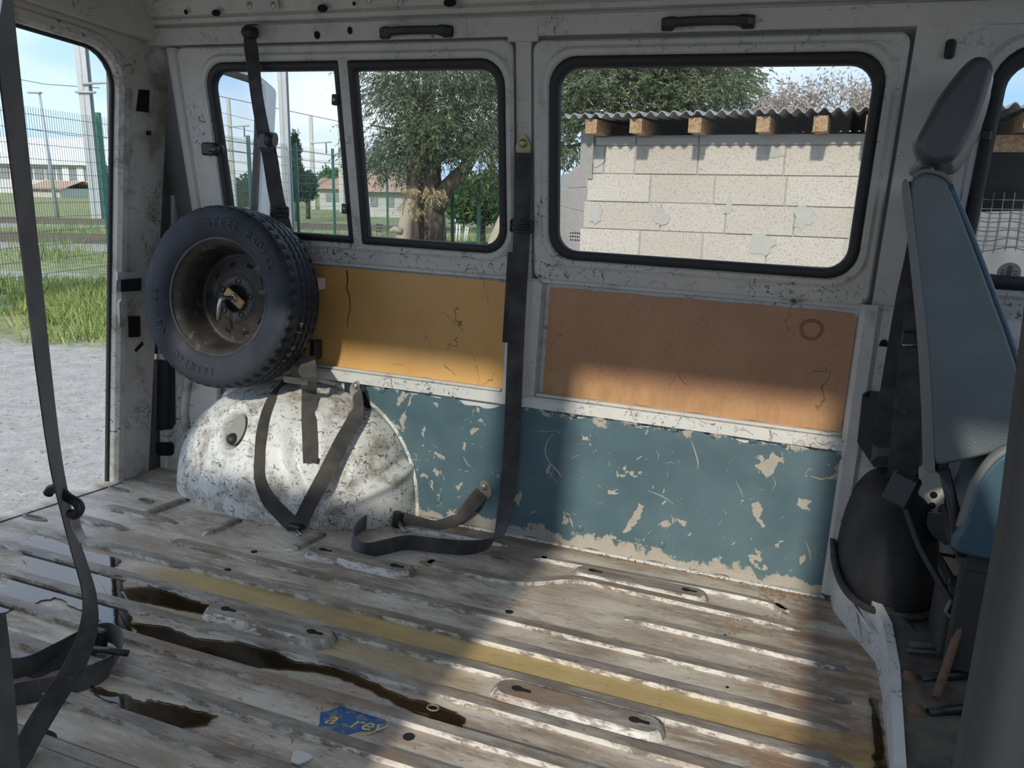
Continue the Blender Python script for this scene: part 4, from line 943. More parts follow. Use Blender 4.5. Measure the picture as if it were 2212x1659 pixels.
bolt_plate(b2, W(768,838,2.449), (0,-1,0), .040, .060, 'zinc', 25)
fold = W(640,823,2.25); MB().bbox(fold-(.05,.006,.010), fold+(.05,.006,.010), .004, None).build('webbing_fold', 'belt_dusty', b2)
# pillar belt, from its plate on the pillar down to a loop on the floor
b3 = empty('seat_belt', F(1085,1165), 'black belt hanging from the centre pillar and looped on the floor', 'seat belt')
bolt_plate(b3, UPX(1131,318,.004), (0,-1,-.2), .050, .074, 'brass_plate')
V1 = [UPX(1131,330,.022), UPX(1129,400,.028), UPX(1128,480,.030), UPX(1124,560,.030), W(1119,640,2.425), W(1114,750,2.418), W(1109,870,2.412), W(1104,980,2.405), W(1095,1075,2.385)]
MB().ribbon(auto(V1, 4, .054)).build('webbing', 'belt_webbing', b3)
V2 = [UPX(1110,545,.010), W(1104,640,2.448), W(1098,740,2.446)]
MB().ribbon(auto(V2, 0, .040)).build('folded_webbing', 'belt_webbing', b3)
slide_buckle(b3, UPX(1127,488,.034), (1,0,0), (0,0,-1), .072, .034)
fl_ = lambda u, v, z=.026: F(u, v, z)
V3 = [(W(1095,1075,2.385), (1,.1,.1), .054), (fl_(1080,1150,.06), (.9,-.3,.5), .054), (fl_(1052,1176,.030), (.35,-.3,1), .052), (fl_(1000,1183), (0,-.12,1), .052), (fl_(940,1178), (0,-.10,1), .052), (fl_(880,1172), (0,-.10,1), .052), (fl_(830,1182), (0,-.10,1), .052), (fl_(788,1188), (0,-.1,1), .050), (fl_(762,1168), (.1,0,1), .050), (fl_(768,1146), (.1,.1,1), .050), (fl_(795,1126), (0,.1,1), .050), (fl_(830,1118), (0,.1,1), .050), (fl_(862,1120), (0,.1,1), .050)]
MB().ribbon(V3).build('webbing', 'belt_webbing', b3)
V4 = [(fl_(868,1121), (0,.1,1), .050), (fl_(905,1130,.020), (0,.5,.6), .044), (fl_(945,1134,.012), (0,.8,.3), .040), (fl_(985,1122,.022), (-.4,.6,.6), .048), (W(1018,1090,2.42), (-.6,.1,.8), .050), (W(1040,1064,2.445), (-.65,.05,.75), .050)]
MB().ribbon(V4).build('anchor_webbing', 'belt_dusty', b3)
tg = fl_(858,1122,.028); MB().bbox(tg-(.014,.014,.030), tg+(.016,.012,.030), .006).build('buckle_body', 'black_plastic', b3)
MB().prism([tg+(.010,-.014,-.012), tg+(.018,-.016,.004), tg+(.052,-.030,-.020), tg+(.044,-.032,-.030)], (.002,-.003,.001)).build('buckle_tongue', 'bare_steel', b3)
bolt_plate(b3, W(1049,1056,2.4535), (0,-1,0), .044, .066, 'zinc', -25)
# near belt beside the sliding door
b4 = empty('seat_belt', F(150,1450), 'black belt hanging close to the camera beside the sliding door, coiled on the floor', 'seat belt')
C1 = [W(-45,-330,.60), W(-6,-80,.62), W(16,120,.66), W(52,430,.74), W(92,780,.84), W(118,980,.92), W(138,1080,.97), W(160,1170,1.02), W(184,1250,1.06), W(194,1310,1.08), W(188,1370,1.07), W(160,1440,1.04), W(110,1520,1.0), W(62,1600,.94), W(20,1690,.86)]
MB().ribbon(auto(C1, [66,66,66,66,67,68,70,70,66,58,46,38,36,36,36], .048)).build('hanging_webbing', 'belt_webbing', b4)
fz = lambda u, v, z=.03: F(u, v, z)
C2 = [(fz(-60,1440), (0,.5,1)), (fz(40,1445), (0,.5,1)), (fz(110,1415), (0,.4,1)), (fz(175,1382), (0,.3,1)), (fz(228,1366), (0,.2,1)), (fz(256,1378), (.2,.1,1)), (fz(262,1402,.028), (.3,0,1)), (fz(238,1438,.022), (0,.8,.8)), (fz(180,1468,.016), (0,1,.45)), (fz(90,1490,.016), (0,1,.45)), (fz(20,1505,.02), (.2,.9,.5)), (fz(-50,1530,.03), (0,.9,.4))]
MB().ribbon([(p, d, .046) for p, d in C2]).build('coiled_webbing', 'belt_webbing', b4)
C3 = [(fz(-40,1434,.012), (0,1,.3)), (fz(60,1446,.012), (0,1,.3)), (fz(130,1430,.010), (0,1,.25)), (fz(215,1400,.010), (0,1,.2))]
MB().ribbon([(p, d, .046) for p, d in C3]).build('coiled_webbing', 'belt_webbing', b4)
MB().ribbon(auto([W(-12,1330,.78), W(2,1450,.76), W(12,1570,.72), W(18,1700,.68)], 55, .048)).build('hanging_webbing', 'belt_webbing', b4)
k = .965; MB().tube(catmull([W(104,1066,k), W(112,1056,k), W(128,1058,k), W(146,1074,k), W(166,1086,k), W(172,1100,k), W(162,1112,k), W(150,1108,k)], 4), .0085, 10).build('belt_guide', 'black_plastic', b4)
MB().ribbon(auto([W(160,1112,.972), W(166,1140,.975), W(180,1168,.98)], 20, .014), t=.004).build('guide_tongue', 'bare_steel', b4)
tg = F(232,1412,.05); MB().tube([F(203,1402,.055), F(240,1407,.055), F(278,1411,.05)], .0075, 8).build('tongue_bar', 'black_plastic', b4)
MB().prism([F(203,1424,.040), F(216,1404,.046), F(246,1408,.046), F(240,1414,.044), F(234,1413,.044), F(222,1428,.040)], (0,.002,.0025)).build('buckle_tongue', 'bare_steel', b4)
MB().bbox(F(213,1376,.04)-(.022,.010,.022), F(213,1376,.04)+(.022,.008,.022), .004).build('webbing_sleeve', 'black_plastic', b4)
# ---- grab handles, small cab-side fittings on the wall
def grab(u0, u1, v, lab):
    a, b = UPX(u0, v, .008), UPX(u1, v, .008); b[2] = a[2]; b[1] = a[1]
    L = b[0]-a[0]; mb = MB(); pts = []
    for t in np.linspace(0, 1, 17):
        bow = .026*min(1, math.sin(math.pi*t)**.5*1.02) if 0 < t < 1 else 0
        hh = .0155 if (t < .14 or t > .86) else .012
        pts.append([(a[0]+L*t, a[1]-bow-.004+K*hh, a[2]-hh), (a[0]+L*t, a[1]-bow-.010+K*hh*.5, a[2]-hh*.5), (a[0]+L*t, a[1]-bow-.010-K*hh*.5, a[2]+hh*.5), (a[0]+L*t, a[1]-bow-.004-K*hh, a[2]+hh), (a[0]+L*t, a[1]-bow+.003, a[2])])
    mb.loft(pts, True, True, True)
    root = empty('grab_handle', (a[0]+L/2, a[1], a[2]-.015), lab, 'handle', 'grab handles over the side windows')
    mb.build('grip', 'black_plastic', root)
    for x in (a[0], b[0]-.034): MB().bbox((x, a[1]-.012, a[2]-.0165), (x+.034, a[1]+.004, a[2]+.0165), .004).build('end_cap', 'black_plastic', root)
grab(823, 979, 73, 'black grab handle above the two-pane sliding window'); grab(1430, 1630, 54, 'black grab handle above the fixed window towards the cab')
c = UPX(2052, 106, .004)
hk = MB(); hk.bbox(c-(.012,.012,.024), c+(.012,.006,.022), .006); hk.build('belt_anchor_cap', 'black_plastic', label='small black plastic cap on the pillar above the headrest', cat='cap')
sv = MB(); A_ = UPX(1995,-6,.06); sv.loft([[(x, A_[1]-dy, A_[2]+dz+.0) for dy, dz in ((.0,.0),(.02,.004),(.12,.03),(.12,.045),(0,.03))] for x in (A_[0], A_[0]+.42)], True, True, True)
sv.build('sun_visor', 'black_plastic', label='dark sun visor edge at the roof over the driver seat', cat='visor')
# ---- debris and marks on the floor
pudA = [(12,1262),(60,1225),(40,1175),(75,1155),(110,1165),(190,1190),(262,1208),(250,1222),(205,1240),(265,1252),(262,1275),(285,1345),(285,1368),(255,1365),(180,1320),(120,1290),(80,1300),(0,1325),(-60,1330),(-60,1270)]
def puddle(pts, lab, z=.004, mt='puddle_water'):
    P = [F(u, v, z) for u, v in pts]; Q = []
    for a, b in zip(P, P[1:] + P[:1]):
        for t in np.linspace(0, 1, 7)[:-1]:
            q_ = a*(1-t) + b*t; q_ = q_ + np.array([random.uniform(-.006,.006), random.uniform(-.004,.004), 0]); q_[2] = z; Q.append(q_)
    if sum(Q[i-1][0]*Q[i][1]-Q[i][0]*Q[i-1][1] for i in range(len(Q))) < 0: Q = Q[::-1]
    mb = MB(); n = len(Q); low = [(p[0], p[1], .0008) for p in Q]
    mb.add(list(Q) + low, [tuple(range(n))] + [(n+j, n+(j+1) % n, (j+1) % n, j) for j in range(n)])
    return mb.build('puddle', mt, label=lab, cat='puddle', group='puddles on the load floor')
puddle(pudA, 'wide puddle mirroring the sky by the rear sill', mt='sky_water')
puddle([(262,1270),(330,1265),(400,1290),(460,1310),(450,1325),(400,1318),(320,1300),(275,1292)], 'short dark puddle behind the raised seat mount')
puddle([(285,1345),(360,1352),(420,1378),(520,1385),(600,1408),(625,1425),(700,1437),(790,1465),(860,1500),(930,1520),(985,1540),(1010,1555),(995,1568),(930,1550),(850,1515),(770,1475),(690,1450),(600,1444),(500,1438),(430,1415),(350,1380),(295,1365)], 'long winding dark puddle along the floor ribs')
puddle([(190,1478),(250,1495),(310,1515),(330,1510),(400,1525),(470,1548),(440,1565),(370,1570),(320,1550),(250,1520),(200,1495)], 'small puddle in front of the coiled belt')
puddle([(-40,1410),(20,1405),(75,1425),(90,1440),(20,1450),(-40,1440)], 'puddle edge under the coiled near belt')
puddle([(1878,1500),(1898,1515),(1908,1580),(1912,1659),(1890,1659),(1882,1590)], 'narrow damp puddle along the foot of the step')
# torn blue sticker with yellow script
sp = [(692,1540),(718,1534),(740,1524),(762,1530),(800,1538),(828,1547),(833,1560),(825,1582),(800,1578),(770,1580),(745,1588),(720,1584),(690,1586),(668,1578),(690,1566)]
st_ = MB().prism([F(u, v, .0008) for u, v in sp], (0,0,.0009)).build('sticker', 'sticker_blue', label='torn blue floor sticker with yellow script lettering', cat='sticker')
o_, ex, ey = F(762,1561,.0019), F(800,1568,.0019)-F(730,1556,.0019), np.array([0,1,0])
ex /= np.linalg.norm(ex); ey = np.array([-ex[1], ex[0], 0])
for ch_, dx_ in (('a',-.047),('r',.006),('e',.030),('y',.054)): text_mesh(ch_, .056, lambda x, y, z: o_ + ex*(x+dx_) + ey*y + np.array([0,0,z]), .0003, .35, -.0002).build('script_letter', 'sticker_yellow', st_)
ch = F(648,1640,.002); MB().prism([ch+(.018*math.cos(a)*(1+.3*math.sin(3*a)), .022*math.sin(a)*(1+.2*math.cos(2*a)), 0) for a in np.linspace(0,2*math.pi,14)[:-1]], (0,0,.004)).build('paint_flake', 'white_plastic', label='pale flake of paint on the nearest floor strip', cat='flake')
lit = MB()
def scatter(n, us, vs, z=.002, l=(.004,.02)):
    for _ in range(n):
        p = F(random.uniform(*us), random.uniform(*vs), z)
        if p[1] > 2.452: continue
        a = random.uniform(0, math.pi); L_ = random.uniform(*l); d = np.array([math.cos(a), math.sin(a), random.uniform(-.05,.35)])*L_/2; s_ = np.array([-math.sin(a), math.cos(a), 0])*random.uniform(.0006,.002)
        p[2] += abs(d[2])
        lit.add([p-d-s_, p+d-s_, p+d+s_, p-d+s_], [(0,1,2,3)])
for _ in range(240):
    t = random.random(); x = -1.2 + 1.36*t; y = 2.45 - abs(random.gauss(0,.018)); a = random.uniform(0,3.1); L_ = random.uniform(.004,.016)
    d = np.array([math.cos(a), math.sin(a), .1])*L_; s_ = np.array([-math.sin(a), math.cos(a), 0])*.001; p = np.array([x,y,.003+abs(random.gauss(0,.004))]); lit.add([p-d-s_, p+d-s_, p+d+s_, p-d+s_], [(0,1,2,3)])
scatter(260, (1640,1800), (1245,1300)); scatter(80, (820,900), (1100,1150)); scatter(60, (1560,1700), (1330,1370)); scatter(160, (300,1800), (1230,1640), .002, (.003,.010)); scatter(60, (420,640), (1100,1150))
lit.build('floor_litter', 'litter', label='dry leaf and straw litter scattered along the floor edge', cat='litter', kind='stuff')

# ================================================================== CAB SIDE: driver seat and its fittings
# rubber cover over the front wheel arch
MC = np.array([.300, 2.470, .115]); rings = []; e2 = 2/2.7
for i in range(25):
    th = math.pi/2*i/24*.999; row = []
    for j in range(41):
        ph = math.pi*j/40; x = math.copysign(abs(math.cos(ph))**e2, math.cos(ph))*math.cos(th)**e2; z = abs(math.sin(ph))**e2*math.cos(th)**e2
        row.append(MC + np.array([x*(.135 if x > 0 else .125), -math.sin(th)**e2*.31, z*.315]))
    rings.append(row)
ac_ = MB().loft(rings, False, False, False, True).build('arch_cover', 'arch_rubber', label='black textured rubber cover over the front wheel arch behind the driver seat', cat='cover')
rm = []
for j in range(31):
    ph = math.pi*j/30; x = math.copysign(abs(math.cos(ph))**e2, math.cos(ph)); y = abs(math.sin(ph))**e2
    rm.append(MC + np.array([x*(.145 if x > 0 else .135), -y*.325, .075*(1-y) if x < 0 else .0]))
MB().tube(rm, .010, 8).build('cover_rim', 'rubber_mat', ac_)
# seat
seat = empty('driver_seat', (.45, 2.16, .11), 'blue-grey vinyl driver seat with headrest, seen from behind its side', 'seat')
SEAT_YAW = .13
def pcat(P, seg):                              # closed smooth outline
    P = [np.array(p, float) for p in P]; n = len(P); out = []
    for i in range(n):
        p0, p1, p2, p3 = P[i-1], P[i], P[(i+1) % n], P[(i+2) % n]
        for k in range(seg):
            t = k/seg; out.append(0.5*((2*p1)+(-p0+p2)*t+(2*p0-5*p1+4*p2-p3)*t*t+(-p0+3*p1-3*p2+p3)*t**3))
    return out
def pillow(profile, y0, y1, rnd, nm, mt, parent, label=None, steps=5, rin=None):
    P = np.array(pcat(profile, 5)); rin = .5*rnd if rin is None else rin
    T = np.roll(P, -1, 0) - np.roll(P, 1, 0); T /= np.linalg.norm(T, axis=1, keepdims=True); Nn = np.stack([T[:,1], -T[:,0]], 1)
    if ((P - P.mean(0))*Nn).sum() < 0: Nn = -Nn
    ins = lambda k: P - Nn*(k/rnd*rin)
    sh = lambda y: SEAT_YAW*(y - 1.94)
    A = [math.pi/2*i/steps for i in range(steps+1)]
    rr = [[(p[0]+sh(y0), y0 + rnd*(1-math.cos(a)), p[1]) for p in ins(rnd*(1-math.sin(a)))] for a in A]
    r2 = [[(p[0]+sh(y1), y1 - rnd*(1-math.cos(a)), p[1]) for p in ins(rnd*(1-math.sin(a)))] for a in A[::-1]]
    mid = [[(p[0]+sh(y), y, p[1]) for p in P] for y in np.linspace(y0+rnd, y1-rnd, 5)[1:-1]]
    return MB().loft(rr + mid + r2, True, True, True, True).build(nm, mt, parent, label=label)
back = [(.198,1.196),(.232,1.194),(.262,1.170),(.312,1.075),(.372,.955),(.425,.845),(.465,.75),(.482,.67),(.470,.625),(.42,.605),(.36,.578),(.322,.566),(.304,.585),(.296,.62),(.278,.71),(.242,.87),(.200,1.05),(.178,1.165)]
bk_ = pillow(back, 1.940, 2.40, .022, 'backrest', 'seat_vinyl', seat)
edge_ = [(.262,1.175),(.314,1.079),(.375,.957),(.428,.848),(.468,.752),(.484,.672)]
MB().tube([(x-.003, 1.948, z) for x, z in catmull([np.array(p) for p in edge_], 5)], .0058, 8).build('piping', 'seat_piping', bk_)
MB().tube([(x, 1.952, z+.003) for x, z in catmull([np.array(p) for p in ((.262,1.175),(.240,1.193),(.205,1.199),(.186,1.185))], 5)], .005, 8).build('piping', 'seat_grey', bk_)
rear_s = [(.182,1.165),(.210,1.05),(.252,.87),(.284,.71),(.303,.60),(.312,.555),(.334,.552),(.326,.60),(.304,.72),(.270,.88),(.226,1.055),(.196,1.172)]
pillow([(x-.016, z) for x, z in rear_s], 1.934, 2.405, .005, 'rear_trim', 'seat_grey', bk_, 'grey vinyl strip along the rear of the backrest', 3)
head = [(.222,1.232),(.190,1.250),(.180,1.275),(.190,1.305),(.215,1.355),(.240,1.410),(.262,1.440),(.285,1.443),(.302,1.425),(.303,1.395),(.290,1.330),(.276,1.275),(.262,1.245),(.245,1.236)]
_hc = np.array([.243,1.335]); head = [tuple(np.array(p) + (np.array(p)-_hc)/np.linalg.norm(np.array(p)-_hc)*.010) for p in head]
hd = pillow(head, 2.02, 2.31, .034, 'headrest', 'headrest_vinyl', seat, 'dark grey padded headrest', 7, .020)
MB().bbox((.205,2.06,1.222),(.262,2.28,1.246),.006).build('headrest_base', 'seat_grey', hd)
for y in (2.075, 2.10, 2.15, 2.25): MB().cyl((.228,y,1.18), (.236,y,1.25), .0045, None, 8).build('headrest_post', 'bare_steel', seat)
MB().bbox((.196,2.05,1.190),(.262,2.27,1.202),.005).build('post_collar', 'black_plastic', seat)
cush = [(.385,.385),(.388,.46),(.400,.545),(.430,.610),(.475,.632),(.60,.635),(.80,.63),(.93,.60),(.95,.50),(.94,.40),(.75,.385),(.55,.383)]
cs = pillow(cush, 1.905, 2.41, .02, 'cushion', 'cushion_blue', seat, 'blue vinyl seat cushion with a worn pale edge')
MB().tube([(x, 1.922, z) for x, z in catmull([np.array(p) for p in ((.386,.44),(.398,.54),(.430,.612),(.478,.634),(.56,.638))], 5)], .014, 8).build('cushion_edge', 'seat_grey', cs)
MB().bbox((.40,1.93,.335),(.92,2.39,.385),.008).build('seat_pan', 'shelter_dark', seat)
MB().bbox((.322,1.955,.545),(.345,1.985,.62),.004, None).build('recliner_arm', 'black_plastic', seat)
MB().tube([(.335,1.945,.56),(.365,1.94,.48),(.40,1.94,.37)], .012, 8).build('recliner_arm', 'black_plastic', seat)
for x0, x1, y in ((.40,.47,1.93),(.86,.92,1.93),(.40,.47,2.36),(.86,.92,2.36)): MB().bbox((x0,y,.10),(x1,y+.03,.34),.004).build('seat_leg', 'shelter_dark', seat)
MB().tube([F(2090,1300,.26), F(2060,1395,.16), F(2022,1508,.075)], .010, 8).build('rusty_brace', 'rust', seat)
for u, v in ((1962,1466),(1977,1538)):
    c = F(u, v, .066 if v < 1500 else .052)
    MB().lathe([(.022,-.004),(.022,.004),(.018,.006),(.018,.009),(.011,.010),(.011,.016),(.0005,.017)], c, (0,0,1), 14).build('floor_bolt', 'rust', seat)
    MB().tube([c+np.array([.025,.0,.004]), c+np.array([.06,.015,.012]), c+np.array([.14,.04,.03])], .011, 8).build('floor_rail', 'black_plastic', seat)
# battery box under the seat
bt = empty('battery', (.44, 2.06, .11), 'black battery with a faded beige label under the driver seat', 'battery')
MB().bbox((.392,1.985,.105),(.56,2.15,.285),.006).build('case', 'shelter_dark', bt)
MB().bbox((.388,1.98,.280),(.565,2.155,.300),.004).build('lid', 'black_plastic', bt)
MB().prism([(.402,2.0,.3005),(.440,2.0,.3005),(.430,2.12,.3005),(.396,2.12,.3005)], (0,0,.0012)).build('battery_label', 'battery_label', bt)
MB().tube([(.40,1.975,.25),(.392,1.972,.22),(.41,1.970,.205),(.46,1.970,.205)], .005, 8).build('carry_handle', 'seat_grey', bt)
# belt reel cover, driver belt, buckle stalk, white support post
rl = empty('belt_reel', W(1895,1000,2.44), 'black plastic belt reel cover on the pillar behind the driver seat', 'belt reel')
quadpx([(1872,843),(1948,850),(1944,1005),(1886,1004),(1851,952),(1862,850)], 2.452, (0,-.03,0)).build('reel_cover', 'black_plastic', rl)
p0 = [W(u, v, 2.420) for u, v in ((1885,958),(1930,958),(1930,1000),(1880,1000))]; p1 = [W(u, v, 2.398) for u, v in ((1897,968),(1922,968),(1924,984),(1893,986))]
MB().loft([p0, p1], True, False, True).build('cover_boss', 'headrest_vinyl', rl)
MB().lathe([(.008,0),(.007,.003),(.0005,.003)], W(1873,853,2.421), (0,-1,0), 12).build('cover_screw', 'hole_black', rl)
db = empty('seat_belt', W(1950,1040,2.38), 'black driver belt running down the pillar behind the grey seat', 'seat belt')
MB().ribbon(auto([W(2005,420,2.33), W(1985,540,2.385), W(1963,640,2.415), W(1945,740,2.42), W(1928,840,2.418), W(1912,930,2.412)], 8, .062)).build('webbing', 'belt_webbing', db)
MB().ribbon(auto([W(1990,640,2.36), W(1978,740,2.37), W(1965,850,2.37), W(1955,950,2.37), W(1945,1040,2.36)], 5, .070)).build('webbing', 'belt_webbing', db)
tg = W(1968,730,2.36); MB().bbox(tg-(.025,.012,.022), tg+(.022,.006,.018), .005).build('belt_tongue', 'black_plastic', db)
MB().tube([tg+(-.02,-.013,-.020), tg+(.03,-.013,-.014)], .0022, 6).build('tongue_edge', 'bare_steel', db)
wall_hole(1908, 748, .012, .020, lambda u, v: W(u, v, 2.453), 'pillar_slot')
st2 = empty('belt_buckle', W(1960,1100,2.1), 'black belt buckle on its bent stalk beside the driver seat', 'buckle')
cb_ = W(1950,1058,2.08); Mb = Matrix.Translation(Vector(tuple(cb_))) @ Matrix.Rotation(math.radians(16), 4, 'Y') @ Matrix.Rotation(math.radians(-20), 4, 'Z')
MB().bbox((-.034,-.018,-.040),(.030,.018,.040),.007, Mb).build('buckle_head', 'black_plastic', st2)
MB().tube(catmull([W(1957,1095,2.08), W(1972,1140,2.06), W(1992,1190,2.04), W(2035,1265,2.00), W(2075,1330,1.97), W(2100,1385,1.95)], 5), [.009]*26, 10).build('stalk', 'black_rubber', st2)
sp_ = empty('support_post', W(2010,1280,2.30), 'white painted bracket post with bolt holes beside the driver seat', 'bracket')
MB().loft([[W(u,v,2.31) for u,v in ((1984,1010),(1994,1005),(2010,1015),(2040,1020))],[W(u,v,2.30) for u,v in ((1984,1120),(1990,1130),(2005,1135),(2040,1130))],[W(u,v,2.29) for u,v in ((1982,1170),(2000,1195),(2045,1210),(2060,1190))],[W(u,v,2.27) for u,v in ((1985,1200),(2010,1275),(2020,1285),(2060,1215))]], False).build('post', 'van_paint', sp_)
for u, v in ((2017,1069),(2013,1092)): MB().lathe([(.009,0),(.009,.002),(.0005,.002)], W(u, v, 2.302), (0,-1,0), 12).build('post_hole', 'hole_black', sp_)
MB().prism([W(u,v,2.25) for u,v in ((2005,1105),(2040,1108),(2072,1170),(2040,1175),(1998,1142))], (0,-.01,0)).build('post_boot', 'headrest_vinyl', sp_)

# passenger seat added out of view, to keep sun off the driver seat
pas = empty('added_passenger_seat', (.58, .86, .05), 'blue-grey passenger seat added out of view to keep sun off the driver seat', 'seat')
SEAT_YAW = 0.0
pillow([(x+.045, z) for x, z in back], .62, 1.08, .022, 'backrest', 'seat_vinyl', pas)
pillow([(x+.045, z) for x, z in cush], .60, 1.10, .02, 'cushion', 'cushion_blue', pas)
pillow([(x+.045, z) for x, z in head], .72, .98, .034, 'headrest', 'headrest_vinyl', pas, None, 7, .020)
for y in (.76, .94): MB().cyl((.273,y,1.18), (.281,y,1.25), .0045, None, 8).build('headrest_post', 'bare_steel', pas)
MB().bbox((.46,.66,.02),(.98,1.04,.39),.01).build('seat_base', 'shelter_dark', pas)
# ================================================================== OUTSIDE
# open rear door, folded back along the far side of the van
d2 = struct('door_2', (-2.42, 2.9, 0), 'open white rear door of the van, folded back beyond the side window')
def DP(y, z, off=0.0): return (-2.42 + .05*z + off, y, z)
zt_ = WX(500,168,-2.35)[2]; ye = 3.13
rg = [[DP(y,z,-.03) for y,z in rrect(2.53,ye,-.05,1.60,.02)], [DP(y,z,.0) for y,z in rrect(2.53,ye,-.05,1.60,.03)]]
rg += [[DP(y,z,o) for y,z in rrect(2.60+k,ye-.09-k,.93+k,zt_+.03-k,[.09]*4)] for k, o in ((-.02,.0),(-.01,-.006),(0,-.008),(.002,-.03))]
MB().loft(rg, True).build('door_skin', 'door_white', d2)
rg = [[DP(y,z,o) for y,z in rrect(2.60+k,ye-.09-k,.93+k,zt_+.03-k,[.09-k]*4)] for k, o in ((-.002,-.008),(.004,.004),(.022,.004),(.026,-.02))]
MB().loft(rg, True).build('rubber_seal', 'black_rubber', d2)
MB().prism([DP(y,z,-.012) for y,z in rrect(2.62,ye-.11,.95,zt_+.01,[.07]*4)], (-.004,0,0)).build('pane', 'window_glass', d2)
for i in range(11):
    z = .97 + i*.047
    if z < zt_-.05: MB().box((-2.42+.05*z-.011,2.64,z-.0008),(-2.42+.05*z-.0105,ye-.13,z+.0008)).build('heater_line', 'rust', d2)
MB().box((-2.46,ye-.002,-.03),(-2.36,ye+.012,1.58)).build('door_edge_seal', 'black_rubber', d2)
# ground
gm = MB(); n_ = 40
ga = np.linspace(-160, 160, n_+1); gb = np.linspace(-40, 260, n_+1)
gm.add([G(a, b, 0) for b in gb for a in ga], [(j*(n_+1)+i, j*(n_+1)+i+1, (j+1)*(n_+1)+i+1, (j+1)*(n_+1)+i) for j in range(n_) for i in range(n_)])
gm.build('ground', 'ground_mix', label='pale gravel yard turning to grass', kind='structure', rot=GROT, base=G(0,0,0))
def fast_mesh(name, V, Fc, mat, parent=None, **k):
    mb = MB(); mb.v = [tuple(p) for p in V.tolist()]; mb.f = [tuple(f) for f in Fc.tolist()]
    return mb.build(name, mat, parent, **k)
# gravel stones
def stones(n, ar, br, s0, s1):
    V = []; Fs = []; 
    oc = np.array([[1,0,0],[-1,0,0],[0,1,0],[0,-1,0],[0,0,1],[0,0,-1]], float); of = np.array([[0,2,4],[2,1,4],[1,3,4],[3,0,4],[2,0,5],[1,2,5],[3,1,5],[0,3,5]])
    for i in range(n):
        a, b = random.uniform(*ar), random.uniform(*br); s = random.uniform(s0, s1); th = random.uniform(0, 6.3)
        q_ = oc * np.array([s, s*random.uniform(.6,1), s*.5]) * RNG.uniform(.7,1.2,(6,1)); c_, s_ = math.cos(th), math.sin(th)
        q_ = np.stack([q_[:,0]*c_-q_[:,1]*s_, q_[:,0]*s_+q_[:,1]*c_, q_[:,2]], 1)
        V.append(G0 + np.outer(q_[:,0]+a, gr) + np.outer(q_[:,1]+b, gf) + np.outer(q_[:,2]+s*.2, GU)); Fs.append(of + 6*i)
    return np.concatenate(V), np.concatenate(Fs)
V_, F_ = stones(2600, (-6.5,-1.6), (3.2,9), .004, .014)
fast_mesh('gravel_stones', V_, F_, 'ballast', label='loose gravel stones outside the rear doors', cat='gravel', kind='stuff')
# grass
def grass(n, ar, br, h0, h1, clump=.9):
    base = RNG.uniform((ar[0], br[0]), (ar[1], br[1]), (n, 2))
    keep = (np.sin(base[:,0]*2.1+base[:,1]*1.3) + np.sin(base[:,0]*5.3-base[:,1]*3.1)*.6 + RNG.normal(0,.5,n) + (base[:,1]-br[0])/(br[1]-br[0])*2.2) > clump
    base = base[keep]; n = len(base); hh = RNG.uniform(h0, h1, n); th = RNG.uniform(0, 2*math.pi, n); ln = RNG.normal(0, .4, (n,2))*hh[:,None]
    w = .006 + .006*RNG.random(n)
    def g(a, b, c_): return G0 + np.outer(a, gr) + np.outer(b, gf) + np.outer(c_, GU)
    p0 = g(base[:,0]-w*np.cos(th), base[:,1]-w*np.sin(th), np.zeros(n)-.01); p1 = g(base[:,0]+w*np.cos(th), base[:,1]+w*np.sin(th), np.zeros(n)-.01)
    p2 = g(base[:,0]+ln[:,0], base[:,1]+ln[:,1], hh)
    V = np.stack([p0,p1,p2],1).reshape(-1,3); return V, np.arange(3*n).reshape(-1,3)
V_, F_ = grass(26000, (-9.5,-3.0), (7.6,12.6), .06, .22)
fast_mesh('grass', V_, F_, 'grass_blade', label='tufts of green grass below the wire fence', cat='grass', kind='stuff')
V_, F_ = grass(16000, (-16,2), (15.5,28), .10, .4, .4)
fast_mesh('meadow_grass', V_, F_, 'grass_blade', label='rough meadow grass beyond the fence by the tracks', cat='grass', kind='stuff')
# wire fence
def FL(b): return -6.9 + .146*(b-10.7)
fdir = np.array([.146, 1.0]); fdir /= np.linalg.norm(fdir)
fence = empty('wire_fence', G(FL(13),13,0), 'tall green welded wire fence outside the rear of the van', 'fence', rot=GROT)
pb_ = [13 + 2.47*k for k in range(-3, 12)]
for b in pb_:
    a = FL(b); mb = MB(); q_ = [(-.035,-.035),(.035,-.035),(.035,.035),(-.035,.035)]
    mb.loft([[G(a+x, b+y, c_) for x,y in q_] for c_ in (0,2.62)], True, False, True).build('post', 'fence_green', fence)
for b0, b1 in zip(pb_[:-1], pb_[1:]):
    mb = MB(); a0, a1 = FL(b0), FL(b1); st = .05 if b0 < 20 else .10; L_ = math.hypot(a1-a0, b1-b0); t_ = .0032
    for s in np.arange(st, L_-.01, st):
        a = a0 + (a1-a0)*s/L_; b = b0 + (b1-b0)*s/L_
        mb.loft([[G(a+t_,b,c_), G(a-t_*.5,b+t_,c_), G(a-t_*.5,b-t_,c_)] for c_ in (.02,2.56)], True)
    for c_ in np.arange(.06, 2.55, .2):
        for dc in (0,):
            mb.loft([[G(a,b,c_+t_*1.3), G(a+.004,b,c_-t_), G(a-.004,b,c_-t_)] for a,b in ((a0,b0),(a1,b1))], True)
    mb.build('wire_panel', 'fence_green', fence)
f2 = empty('wire_fence', G(-.8,14,0), 'lower green fence with posts behind the big conifer', 'fence', rot=GROT)
